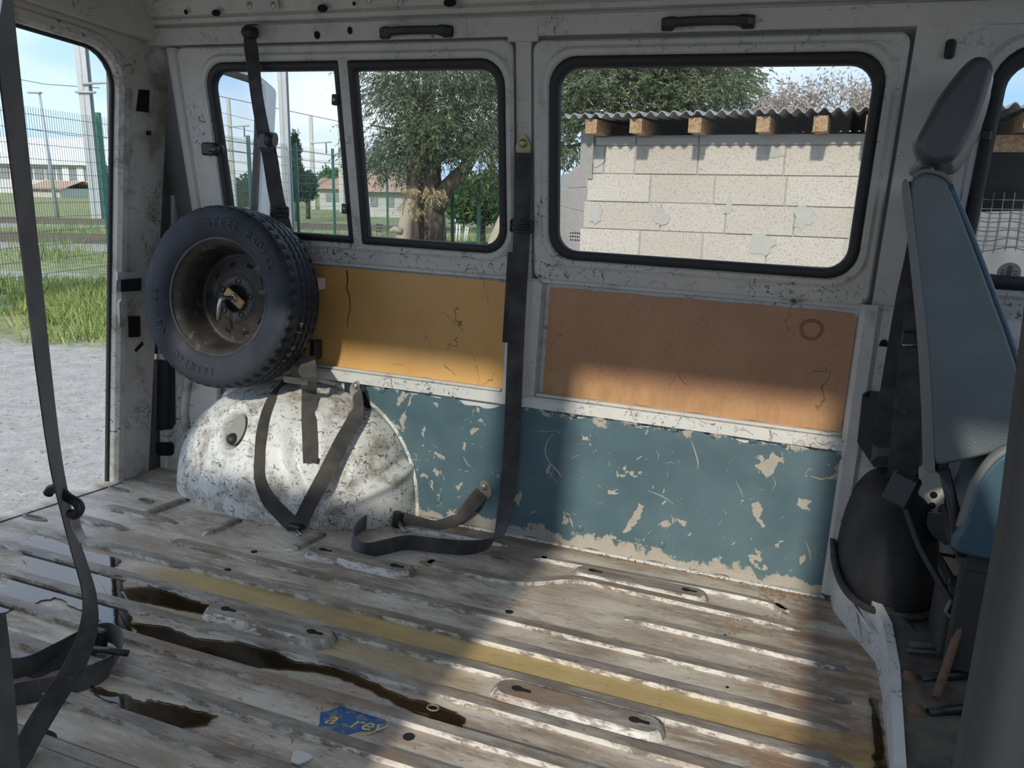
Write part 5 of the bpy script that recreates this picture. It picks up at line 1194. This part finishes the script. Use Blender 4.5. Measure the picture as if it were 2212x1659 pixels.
for u in (905, 978, 1035, 1100, 1165):
    p = toG(OB(u, 390, 14)); a = p[0]; MB().loft([[G(a+x,14+y,c_) for x,y in ((-.03,-.03),(.03,-.03),(.03,.03),(-.03,.03))] for c_ in (0,1.75)], True, False, True).build('post', 'fence_green', f2)
mb = MB()
for s in np.arange(-1.7, .5, .1): mb.loft([[G(s+.003,14,c_),G(s-.002,14.003,c_),G(s-.002,13.997,c_)] for c_ in (.02,1.68)], True)
for c_ in np.arange(.1,1.7,.2): mb.loft([[G(s,14,c_+.004),G(s,14.004,c_-.003),G(s,13.996,c_-.003)] for s in (-1.7,.5)], True)
mb.build('wire_panel', 'fence_green', f2)
# poles
def hbeam(u, b, ctop, w, d, nm, lab, mat='galvanised', lean=0.0):
    p = toG(OB(u, 420, b)); a = p[0]; r = empty(nm, G(a,b,0), lab, 'pole', rot=GROT)
    for q0, q1, e0, e1 in ((-w/2,w/2,-d/2,-d/2+.03),(-w/2,w/2,d/2-.03,d/2)):
        MB().loft([[G(a+x+lean*c_,b+y,c_) for x,y in ((q0,e0),(q1,e0),(q1,e1),(q0,e1))] for c_ in (0,ctop)], True, True, True).build('flange', mat, r)
    MB().loft([[G(a+x+lean*c_,b+y,c_) for x,y in ((-.02,-d/2),(.02,-d/2),(.02,d/2),(-.02,d/2))] for c_ in (0,ctop)], True, True, True).build('web', mat, r)
    return r, a
r, a = hbeam(207, 33, 7.0, .42, .3, 'catenary_mast', 'grey steel railway mast standing beyond the tall wire fence')
def tubeG(pts, rad, nm, mt, par, n=6): return MB().tube([G(*p) for p in pts], rad, n).build(nm, mt, par)
tubeG([(a,32.8,5.3),(a+1.9,32.8,5.45)], .05, 'bracket_arm', 'galvanised', r); tubeG([(a-.3,32.8,5.0),(a+.5,32.8,5.0)], .05, 'insulator', 'galvanised', r)
tubeG([(a,32.8,7.0),(a+2.4,32.8,5.6)], .012, 'stay_wire', 'wire', r)
p = toG(OB(116, 420, 33)); lp_ = empty('street_lamp', G(p[0],33,0), 'slender grey street lamp beside the railway mast', 'lamp', rot=GROT)
tubeG([(p[0]+.05,33,0),(p[0]-.12,33,4.95)], [.09,.045], 'pole', 'galvanised', lp_, 8)
MB().bbox((-.45,-.1,0),(.08,.1,.07),.02, Matrix.Translation(Vector(tuple(G(p[0]-.12,33,4.93)))) @ GROT.to_4x4()).build('lamp_head', 'galvanised', lp_)
hbeam(622, 20, 9.5, .20, .22, 'catenary_mast', 'pale steel mast seen through the sliding side window')
for u, b, ct, lab in ((505,60,7.6,'far concrete pole seen through the open rear door glass'),(677,60,6.6,'far concrete pole beside the cypress'),(738,55,6.0,'far concrete pole at the edge of the sliding pane')):
    p = toG(OB(u, 420, b)); r = empty('utility_pole', G(p[0],b,0), lab, 'pole', rot=GROT)
    MB().loft([[G(p[0]+x*k,b+y*k,c_) for x,y in ((-.16,-.16),(.16,-.16),(.16,.16),(-.16,.16))] for c_, k in ((0,1),(ct,.7))], True, True, True).build('pole', 'concrete_pole', r)
    tubeG([(p[0],b-.2,ct-1.9),(p[0]+1.5,b-.2,ct-1.8)], .06, 'bracket_arm', 'concrete_pole', r); tubeG([(p[0]+1.1,b-.2,ct-1.85),(p[0]+1.1,b-.2,ct-2.6)], .05, 'insulator', 'wire', r)
for i, (u0,v0,u1,v1,b0,b1,lab) in enumerate(((-20,160,215,190,33,33,'overhead wire running to the steel mast'),(460,205,1090,330,30,55,'upper overhead railway wire through the sliding window'),(460,300,1090,380,30,60,'middle overhead railway wire through the sliding window'),(460,322,1090,392,30,60,'lower overhead railway wire through the sliding window'),(20,272,260,300,40,44,'overhead railway wire above the white warehouse'))):
    MB().tube([OB(u0,v0,b0), (OB(u0,v0,b0)+OB(u1,v1,b1))/2 - GU*.12, OB(u1,v1,b1)], .014, 5).build('overhead_wire', 'wire', label=lab, cat='wire', group='overhead railway wires')
# tracks
for k, b in enumerate((20.0, 29.0)):
    r = empty('railway_track', G(-14,b,0), ('near' if k == 0 else 'far') + ' railway track on brown ballast beyond the fence', 'railway track', rot=GROT)
    MB().loft([[G(a,b+y,c_) for y,c_ in ((-1.4,-.02),(-1.0,.08),(1.8,.08),(2.2,-.02))] for a in (-60,30)], False).build('ballast_bed', 'ballast', r)
    for db_ in (0, 1.1): MB().loft([[G(a,b+db_+y,c_) for y,c_ in ((-.035,.08),(-.035,.26),(.035,.26),(.035,.08))] for a in (-60,30)], True).build('rail', 'rail_steel', r)
# far buildings
wh = empty('warehouse', G(-88,120,0), 'long white warehouse with a big pale roof far behind the fence', 'building', rot=GROT)
MB().loft([[G(a,b,c_) for a,b in ((-150,110),(-54,110),(-54,150),(-150,150))] for c_ in (0,3.9)], True, False, True).build('wall', 'warehouse_wall', wh)
MB().loft([[G(a,109,3.8),G(a,109,4.1),G(a,132,8.4),G(a,152,4.1)] for a in (-151,-53)], False).build('roof', 'warehouse_roof', wh)
for i in range(10):
    a = -71 + i*1.55; 
    MB().prism([G(a,109.95,1.9),G(a+1.2,109.95,1.9),G(a+1.2,109.95,3.4),G(a,109.95,3.4)], tuple(-gf*.06)).build('window', 'far_window', wh)
for a in (-61.0, -59.0): MB().prism([G(a,109.9,.1),G(a+.9,109.9,.1),G(a+.9,109.9,3.6),G(a,109.9,3.6)], tuple(-gf*.12)).build('wall_panel', 'warehouse_roof', wh)
def house(u0, u1, b, h, lab, rh=1.6):
    a0, a1 = toG(OB(u0,420,b))[0], toG(OB(u1,420,b))[0]; r = empty('house', G((a0+a1)/2,b,0), lab, 'building', rot=GROT)
    MB().loft([[G(a,bb,c_) for a,bb in ((a0,b),(a1,b),(a1,b+8),(a0,b+8))] for c_ in (0,h)], True, False, True).build('wall', 'concrete_pole', r)
    MB().loft([[G(a,bb,c_) for bb,c_ in ((b-.5,h-.1),(b+4,h+rh),(b+8.5,h-.1))] for a in (a0-.4,a1+.4)], False).build('roof', 'terracotta', r)
    for k in range(3):
        a = a0 + (a1-a0)*(.2+.28*k); MB().prism([G(a,b-.01,.6),G(a+.4,b-.01,.6),G(a+.4,b-.01,.6+.35*h),G(a,b-.01,.6+.35*h)], tuple(-gf*.05)).build('window', 'far_window', r)
house(60, 130, 85, .9, 'low terracotta roofed shed in front of the warehouse', .8)
house(775, 900, 46, 1.5, 'terracotta roofed house behind the big conifer', 1.2); house(690, 760, 60, 1.6, 'distant terracotta roofed house between the fence posts', 1.2)
# foliage
def leaves(C, k, L, W_, droop, spread):
    """C: centres; each gives k thin leaflets"""
    n = len(C)*k; P = np.repeat(C, k, 0) + RNG.normal(0, spread, (n,3))
    D = RNG.normal(0, 1, (n,3)); D -= np.outer(np.full(n, droop), GU); D /= np.linalg.norm(D, axis=1, keepdims=True)
    S = np.cross(D, RNG.normal(0,1,(n,3))); S /= np.linalg.norm(S, axis=1, keepdims=True)
    l = L*RNG.uniform(.5,1.3,(n,1)); w = W_*RNG.uniform(.6,1.3,(n,1))
    V = np.stack([P, P + D*l*.45 + S*w, P + D*l, P + D*l*.45 - S*w], 1).reshape(-1,3)
    return V, np.arange(4*n).reshape(-1,4)
def blob_pts(blobs, n, b0, b1):
    A = np.array([bl[2]*bl[3] for bl in blobs], float); A /= A.sum(); out = []
    for i in RNG.choice(len(blobs), n, p=A):
        u, v, ru, rv = blobs[i]; r = math.sqrt(RNG.random()); t = RNG.random()*6.2832; k = RNG.uniform(-1,1)*math.sqrt(max(0,1-r*r*.8))
        out.append(OB(u+ru*r*math.cos(t), v+rv*r*math.sin(t), (b0+b1)/2 + k*(b1-b0)/2))
    return np.array(out)
def sprays(C, m, k, rad, Lt, L, W_, droop, axis=None):
    """clump centres -> m drooping twigs each with k leaflets along it"""
    n = len(C)*m; cc = np.repeat(C, m, 0)
    off = RNG.normal(0, 1, (n,3)); off = off*rad; off -= np.outer((off@GU)*.55, GU); P = cc + off
    D = off/(np.linalg.norm(off, axis=1, keepdims=True)+1e-6) + RNG.normal(0,.35,(n,3))
    if axis is not None:
        A = P - axis; A -= np.outer(A@GU, GU); D += .8*A/(np.linalg.norm(A, axis=1, keepdims=True)+1e-6)
    D -= droop*GU; D /= np.linalg.norm(D, axis=1, keepdims=True)
    t = (np.arange(k)+.5)/k; S = np.cross(D, GU); S /= np.linalg.norm(S, axis=1, keepdims=True)+1e-6
    lt = Lt*RNG.uniform(.5,1.3,(n,1))
    B = (P[:,None,:] + D[:,None,:]*(t[None,:,None]*lt[:,:,None]) - GU*(t[None,:,None]**2)*lt[:,:,None]*.25)
    sg = np.where(np.arange(k) % 2 == 0, 1.0, -1.0)[None,:,None]
    d = D[:,None,:]*.75 + S[:,None,:]*sg*.6 + RNG.normal(0,.28,(n,k,3)) - GU*.35; d /= np.linalg.norm(d, axis=2, keepdims=True)
    w = np.cross(d, RNG.normal(0,1,(n,k,3))); w /= np.linalg.norm(w, axis=2, keepdims=True)
    l = L*RNG.uniform(.6,1.3,(n,k,1)); ww = W_*RNG.uniform(.7,1.3,(n,k,1))
    V = np.stack([B, B+d*l*.45+w*ww, B+d*l, B+d*l*.45-w*ww], 2).reshape(-1,3)
    return V, np.arange(len(V)).reshape(-1,4)
def trunkG(pts, b, mt, par, nm='trunk', n=10):   # (u, v, half width px)
    MB().tube([OB(u,v,b if not hasattr(b,'__len__') else b[i]) for i,(u,v,w) in enumerate(pts)], [w/FPX*(b if not hasattr(b,'__len__') else b[i]) for i,(u,v,w) in enumerate(pts)], n).build(nm, mt, par)
t1 = empty('conifer_tree', G(toG(OB(930,500,13.5))[0],13.5,0), 'big spreading conifer with several trunks seen through the sliding window', 'tree', rot=GROT)
bl1 = [(850,180,66,42),(930,165,85,42),(1020,165,70,45),(1070,200,30,60),(865,240,60,45),(945,235,70,55),(1045,255,50,60),(830,305,50,32),(885,318,65,30),(985,312,95,28),(1070,330,32,50),(850,345,60,22),(925,285,60,40),(1062,375,26,32),(930,110,150,60),(1080,130,60,80),(808,160,30,14)]
V_, F_ = sprays(blob_pts(bl1, 250, 12.0, 15.0), 16, 12, .17, .30, .085, .009, .9, OB(928,300,13.5)); fast_mesh('foliage', V_, F_, 'conifer_leaf', t1)
trunkG([(935,640,34),(935,500,28),(932,430,26),(928,380,24),(930,280,18),(925,180,12),(925,60,8)], 13.5, 'bark', t1)
trunkG([(940,450,22),(965,405,17),(1000,370,15),(1022,335,12),(1050,290,9)], 13.4, 'bark', t1, 'limb')
trunkG([(892,640,22),(890,470,17),(893,380,13),(896,310,9)], 13.2, 'bark', t1, 'trunk')
for q_ in ([(930,300,8),(890,290,5),(850,280,3),(800,270,2)], [(930,260,8),(980,235,5),(1040,225,3)], [(905,340,5),(870,330,3),(830,345,2)], [(890,285,3),(880,260,2),(872,240,1)], [(925,225,6),(880,205,4),(840,190,2)], [(935,345,5),(990,330,4),(1060,315,2)]): trunkG(q_, 13.3, 'bark', t1, 'branch', 6)
trunkG([(905,285,2),(925,282,3),(948,272,3)], 12.6, 'pale_bark', t1, 'snapped_branch', 6)
V_, F_ = sprays(blob_pts([(885,405,8,12),(915,405,24,6),(940,414,12,8),(905,445,14,16),(888,430,10,12)], 18, 12.2, 12.7), 5, 10, .04, .13, .07, .009, 1.4); fast_mesh('dead_spray', V_, F_, 'dead_leaf', t1, label='withered straw-coloured spray')
lg = empty('tree_stump', G(toG(OB(870,520,12.4))[0],12.4,0), 'pale broken trunk leaning beside the big conifer', 'stump', rot=GROT)
trunkG([(862,640,22),(868,540,18),(876,480,14),(890,430,11)], 12.4, 'pale_bark', lg); trunkG([(868,500,8),(852,495,7),(842,500,4)], 12.3, 'pale_bark', lg, 'knot', 8)
ll = empty('leaning_log', G(toG(OB(1070,560,9))[0],9,0), 'pale leaning log at the corner of the sliding window', 'log', rot=GROT)
trunkG([(1020,690,24),(1052,590,20),(1078,500,14),(1098,440,8)], 9, 'pale_bark', ll, 'log')
t2 = empty('conifer_tree', G(toG(OB(1430,500,11.5))[0],11.5,0), 'dense grey-green conifer rising behind the block shed', 'tree', rot=GROT)
bl2 = [(1220,170,60,70),(1300,160,90,60),(1400,165,95,65),(1500,175,85,75),(1585,165,45,55),(1230,265,45,60),(1330,240,90,45),(1440,245,90,40),(1560,235,75,32),(1625,222,36,20),(1210,335,32,40),(1400,80,200,60),(1250,100,90,60)]
V_, F_ = sprays(blob_pts(bl2, 430, 10.0, 13.0), 16, 12, .15, .20, .070, .009, .25, OB(1425,230,12.5)); fast_mesh('foliage', V_, F_, 'conifer_light', t2)
trunkG([(1430,640,30),(1430,400,25),(1425,200,18),(1420,60,10)], 12.3, 'bark', t2)
for q_ in ([(1425,260,12),(1330,230,7),(1240,220,4)], [(1425,220,10),(1510,200,6),(1590,180,3)], [(1425,300,10),(1300,300,6),(1220,320,3)]): trunkG(q_, 12, 'bark', t2, 'branch', 6)
# bare shrub with pale buds
t3 = empty('bare_shrub', G(toG(OB(1760,420,9.5))[0],9.5,0), 'bare pale-budded shrub above the shed roof', 'shrub', rot=GROT)
mb = MB(); tips = []
for i in range(46):
    u0 = 1650 + 230*random.random(); v0 = 262; du = random.uniform(-40,40); hv = random.uniform(35,95) if u0 > 1690 else random.uniform(20,45)
    pts = [(u0,v0+60),(u0+du*.3,v0-hv*.35),(u0+du*.7,v0-hv*.7),(u0+du,v0-hv)]; b = random.uniform(9,10)
    mb.tube([OB(u,v,b) for u,v in pts], [.010,.007,.005,.003], 5, False); 
    for t in np.linspace(.2,1,13):
        k = min(2, int(t*3)); f_ = t*3-k; q0, q1 = pts[k], pts[k+1]
        tips.append(OB(q0[0]+(q1[0]-q0[0])*f_+random.uniform(-14,14), q0[1]+(q1[1]-q0[1])*f_+random.uniform(-10,6), b))
mb.build('twigs', 'pale_bark', t3); V_, F_ = leaves(np.array(tips), 6, .055, .011, -.2, .06); fast_mesh('buds', V_, F_, 'bud', t3)
def shrub(nm, lab, blobs, n, b0, b1, mt, L, W_, spread, trunk=None):
    u, v = blobs[0][:2]; bb = (b0+b1)/2; r = empty(nm, G(toG(OB(u,420,bb))[0],bb,0), lab, 'tree' if 'tree' in nm or 'cypress' in nm else 'hedge', rot=GROT)
    V_, F_ = leaves(blob_pts(blobs, n, b0, b1), 6, L, W_, -.3, spread); fast_mesh('foliage', V_, F_, mt, r)
    a = toG(OB(u,420,bb))[0]; MB().tube([G(a,bb,0),G(a,bb,1.2),G(a,bb,2.0)], [.12,.1,.05], 8).build('trunk', 'bark', r)
shrub('cypress_tree', 'tall dark cypress far beyond the fence', [(640,390,13,45),(638,340,9,40),(636,310,5,28)], 900, 37, 38, 'cypress_leaf', .18, .03, .05)
shrub('round_tree', 'round dark tree beside the far cypress', [(664,405,17,28),(664,395,14,22)], 600, 40, 42, 'cypress_leaf', .2, .04, .08)
shrub('hedge', 'clipped green hedge behind the lower fence', [(1040,432,60,34),(1090,430,60,38),(1000,440,25,25)], 2200, 19, 21, 'hedge_leaf', .22, .035, .12)
shrub('far_tree', 'hazy green tree on the skyline in the sliding pane', [(715,395,22,18),(730,400,15,12)], 300, 62, 66, 'hedge_leaf', .6, .1, .3)
shrub('far_tree', 'hazy trees behind the open rear door glass', [(545,415,20,22),(520,420,22,14),(480,420,22,12)], 600, 62, 66, 'cypress_leaf', .6, .1, .3)
shrub('shrub_tree', 'green bush at the foot of the far railway mast', [(228,405,15,15)], 250, 44, 46, 'hedge_leaf', .4, .06, .2)
# garden table
tb_ = toG(OB(1000,470,24)); wt = empty('garden_table', G(tb_[0],24,0), 'white plastic garden table beyond the green fence posts', 'table', rot=GROT)
MB().loft([[G(tb_[0]+x,24+y,c_) for x,y in ((-.24,-.22),(.24,-.22),(.24,.22),(-.24,.22))] for c_ in (.68,.76)], True, True, True).build('table_top', 'white_furniture', wt)
for sx, ex_ in ((-.16,-.20),(.18,.08),(-.09,-.10),(.12,.02)): tubeG([(tb_[0]+sx,24+sx*.5,.70),(tb_[0]+ex_,24+sx*.5,.0)], .025, 'table_leg', 'white_furniture', wt)

# ---- block shed beside the van
PL, PR = np.array([.575,6.10]), np.array([2.31,5.345]); sdir = (PR-PL)/np.linalg.norm(PR-PL); snor = np.array([sdir[1], -sdir[0]])   # towards the van
if snor[1] > 0: snor = -snor
def S(s, out=0.0, c_=0.0): q_ = PL + sdir*s + snor*out; return G(q_[0], q_[1], c_)
def s_of(u):
    k = (u-CX)/FPX                                   # a = k b on this level
    k = toG(OB(u, 420, 6))[0]/6
    return (k*PL[1]-PL[0])/(sdir[0]-k*sdir[1])
shed = empty('block_shed', S(.95,0,0), 'low shed wall of pale concrete blocks beside the van', 'shed', rot=GROT)
CT = 1.696
MB().loft([[S(s,o,c_) for s,o in ((-.02,-2.3),(1.97,-2.3),(1.97,-2.4),(-.02,-2.4))] for c_ in (0,2.15)], True, False, True).build('back_wall', 'shelter_dark', shed)
MB().loft([[S(s,o,c_) for s,o in ((-.02,-.2),(.06,-.2),(.06,-2.3),(-.02,-2.3))] for c_ in (0,2.06)], True, False, True).build('side_wall', 'shelter_dark', shed)
MB().loft([[S(s,o,c_) for s,o in ((-.02,-.006),(1.97,-.006),(1.97,-.2),(-.02,-.2))] for c_ in (0,1.965)], True, False, True).build('mortar_core', 'mortar', shed)
rows = {0: [1302,1368,1503,1688,1852], 1: [1268,1404,1543,1697,1850], 2: [1262,1431,1572,1722,1846], 3: [1256,1388,1526,1668,1838], 4: [1256,1300,1436,1582,1730,1834]}
def block(s0, s1, c0, c1, parent, mt='cinder_block', Sf=S, nm='block', g=.0035, pr=.0):
    e_ = [Sf(s0+g,pr,c0+g),Sf(s1-g,pr,c0+g),Sf(s1-g,pr,c1-g),Sf(s0+g,pr,c1-g)]; f_ = [Sf(s0+g*2,pr+.005,c0+g*2),Sf(s1-g*2,pr+.005,c0+g*2),Sf(s1-g*2,pr+.005,c1-g*2),Sf(s0+g*2,pr+.005,c1-g*2)]; b_ = [Sf(s0+g,-.03,c0+g),Sf(s1-g,-.03,c0+g),Sf(s1-g,-.03,c1-g),Sf(s0+g,-.03,c1-g)]
    MB().loft([b_, e_, f_], True, True, True).build(nm, mt, parent)
for r_ in range(0, 9):
    c1 = CT + .2 - .2*r_; c0 = c1 - .2
    if c0 < 0: c0 = 0.02
    if r_ in rows: J = [s_of(u) for u in rows[r_]]
    else:
        J = [0.0] + list(np.arange(.25 if r_ % 2 else .5, 1.9, .5)) + [1.95]
    for s0, s1 in zip(J[:-1], J[1:]): block(s0, s1, c0, c1, shed, pr=random.uniform(-.004,.004))
block(s_of(1277), s_of(1302), CT+.0, CT+.2, shed, 'mortar'); block(.0, s_of(1368), CT+.2, CT+.265, shed, 'mortar', pr=.006); block(s_of(1368), s_of(1502), CT+.2, CT+.262, shed, 'mortar', pr=.0); block(s_of(1502), 1.95, CT+.2, CT+.275, shed, 'mortar', pr=.004)
def smear(u, v, ru, rv, seed):
    rg_ = random.Random(seed); s0 = s_of(u); c0 = 1.55 + (toG(OB(u, v, (PL+sdir*s0)[1]))[2]-1.55); P = []
    for k in range(16):
        t = 2*math.pi*k/16; q_ = rg_.uniform(.6,1.15); P.append(S(s0 + ru/FPX*5.7*q_*math.cos(t), .006, c0 + rv/FPX*5.7*q_*math.sin(t)))
    MB().prism(P, tuple((gr*snor[0]+gf*snor[1])*.006)).build('mortar_smear', 'mortar', shed)
for i, a_ in enumerate(((1655,527,28,26),(1740,468,22,28),(1432,470,16,20),(1290,460,18,24),(1665,330,20,14),(1575,450,9,16),(1288,345,16,16))): smear(*a_, i)
# rafters: each its own beam under the sheet roof
roof_s = empty('shed_roof', S(.95,.1,1.97), 'grey corrugated sheet roof over the block shed', 'roof', rot=GROT)
for i, u in enumerate((1297,1388,1508,1646,1762,1868)):
    s0 = s_of(u); w = .085; mb = MB()
    mb.loft([[S(s0+x,o,c_) for x,c_ in ((-w/2,1.962),(w/2,1.962),(w/2,2.056),(-w/2,2.056))] for o in (.29,-2.2)], True, True, True)
    mb.build('rafter', 'rafter_wood', roof_s)
for s0 in (2.7, 3.25, 3.8):
    MB().loft([[S(s0+x,o,c_) for x,c_ in ((-.045,1.97),(.045,1.97),(.045,2.064),(-.045,2.064))] for o in (.29,-2.2)], True, True, True).build('rafter', 'rafter_wood', roof_s)
ns = 420; rgs = []  # fibre-cement sheet
for o, dz in ((.325,0),(.30,.001),(-2.3,.06)):
    row = []
    for i in range(ns+1):
        s0 = -.13 + 4.4*i/ns; row.append(S(s0, o + (.012 if (i//40) % 2 else 0), 2.074 + dz + .016*math.sin(2*math.pi*s0/.078) + s0*.006))
    rgs.append(row)
top = [[p + GU*.007 for p in r_] for r_ in rgs]
MB().loft(rgs + top[::-1] + [rgs[0]], False, False, False, True).build('corrugated_sheet', 'fibre_cement', roof_s)
# lean-to beyond the block wall, seen through the driver window
lt_ = empty('lean_to', S(3.0,-.6,0), 'dark open lean-to stacked with odds and ends beside the block shed', 'shelter', rot=GROT)
MB().loft([[S(s,o,c_) for s,o in ((1.99,-2.35),(4.4,-2.35),(4.4,-2.42),(1.99,-2.42))] for c_ in (0,1.72)], True, True, True).build('back_wall', 'shelter_dark', lt_)
MB().loft([[S(s,o,c_) for s,o in ((1.975,-.2),(2.02,-.2),(2.02,-2.3),(1.975,-2.3))] for c_ in (0,2.115)], True, True, True).build('side_wall', 'shelter_dark', lt_)
MB().loft([[S(s,o,c_) for o,c_ in ((-.10,1.86),(-.10,1.96),(-.18,1.96),(-.18,1.86))] for s in (1.97,4.3)], True, True, True).build('purlin', 'rafter_wood', lt_)
for s0 in (3.2, 4.25): MB().loft([[S(s0+x,-.14+y,c_) for x,y in ((-.05,-.05),(.05,-.05),(.05,.05),(-.05,.05))] for c_ in (0,1.9)], True).build('post', 'rafter_wood', lt_)
rw = [[S(s, -.5 + .03*math.sin(s*9+c_*7) + .02*math.sin(s*23), c_ + .05*s) for s in np.linspace(2.0,4.3,40)] for c_ in np.linspace(.82,1.36,10)]
MB().loft(rw, False, False, False, True).build('tarpaulin', 'tarp_grey', lt_)
mb = MB()
for s0 in np.arange(2.05,4.3,.06): mb.tube([S(s0,-.44,1.25),S(s0,-.44,1.62)], .003, 4, False)
for c_ in np.arange(1.27,1.62,.06): mb.tube([S(2.02,-.44,c_),S(4.3,-.44,c_)], .003, 4, False)
mb.build('wire_netting', 'wire', lt_)
rw = [[S(s, -.75, c_ + .012*math.sin(2*math.pi*s/.10)) for s in np.linspace(2.02,4.3,200)] for c_ in (1.66,2.07)]
MB().loft(rw, False, False, False, True).build('hanging_sheet', 'shelter_dark', lt_)
for i in range(7):
    s0 = 2.15 + .3*i; h_ = random.uniform(.3,.8); MB().bbox((-.13,-.1,0),(.13,.1,h_),.01, Matrix.Translation(Vector(tuple(S(s0,-.35,.0)))) @ GROT.to_4x4()).build('stored_crate', 'shelter_dark', lt_)
lb = empty('low_block_wall', S(3.0,.35,0), 'low course of pale blocks in front of the lean-to', 'wall', rot=GROT)
S2 = lambda s, o, c_: S(s, o+.35, c_)
for r_ in range(4):
    for k in range(5):
        s0 = 2.20 + .5*k - (.25 if r_ % 2 else 0); block(s0, s0+.5, .2*r_, .2*r_+.2, lb, 'cinder_block', S2)
# garden wall of hollow brick running back from the shed corner, with a weathered plank at its end
hw = empty('brick_garden_wall', G(.52,7.8,0), 'pale hollow-brick garden wall running back from the shed corner', 'wall', rot=GROT)
MB().loft([[G(a,b,c_) for a,b in ((.575,6.16),(.535,9.9),(.64,9.9),(.68,6.16))] for c_ in (0,1.76)], True, False, True).build('mortar_core', 'mortar', hw)
def S3(s, o, c_): return G(.575 - .0107*s - o, 6.16 + s, c_)
for r_ in range(9):
    for k in range(9):
        s0 = .42*k + (.2 if r_ % 2 else 0); top_ = 1.80 - .02*abs(k-3)
        if .2*r_+.2 < top_+.05: block(s0, min(s0+.42,3.74), .2*r_, min(.2*r_+.2, top_), hw, 'hollow_brick', S3, 'brick')
pk = MB(); pk.loft([[G(a,b,c_) for a,b in ((.47,6.12),(.56,6.08),(.56,6.11),(.47,6.15))] for c_ in (1.66,2.0)], True, True, True)
pk.build('weathered_plank', 'grey_plank', label='grey weathered plank upright at the shed corner', cat='plank', rot=GROT)
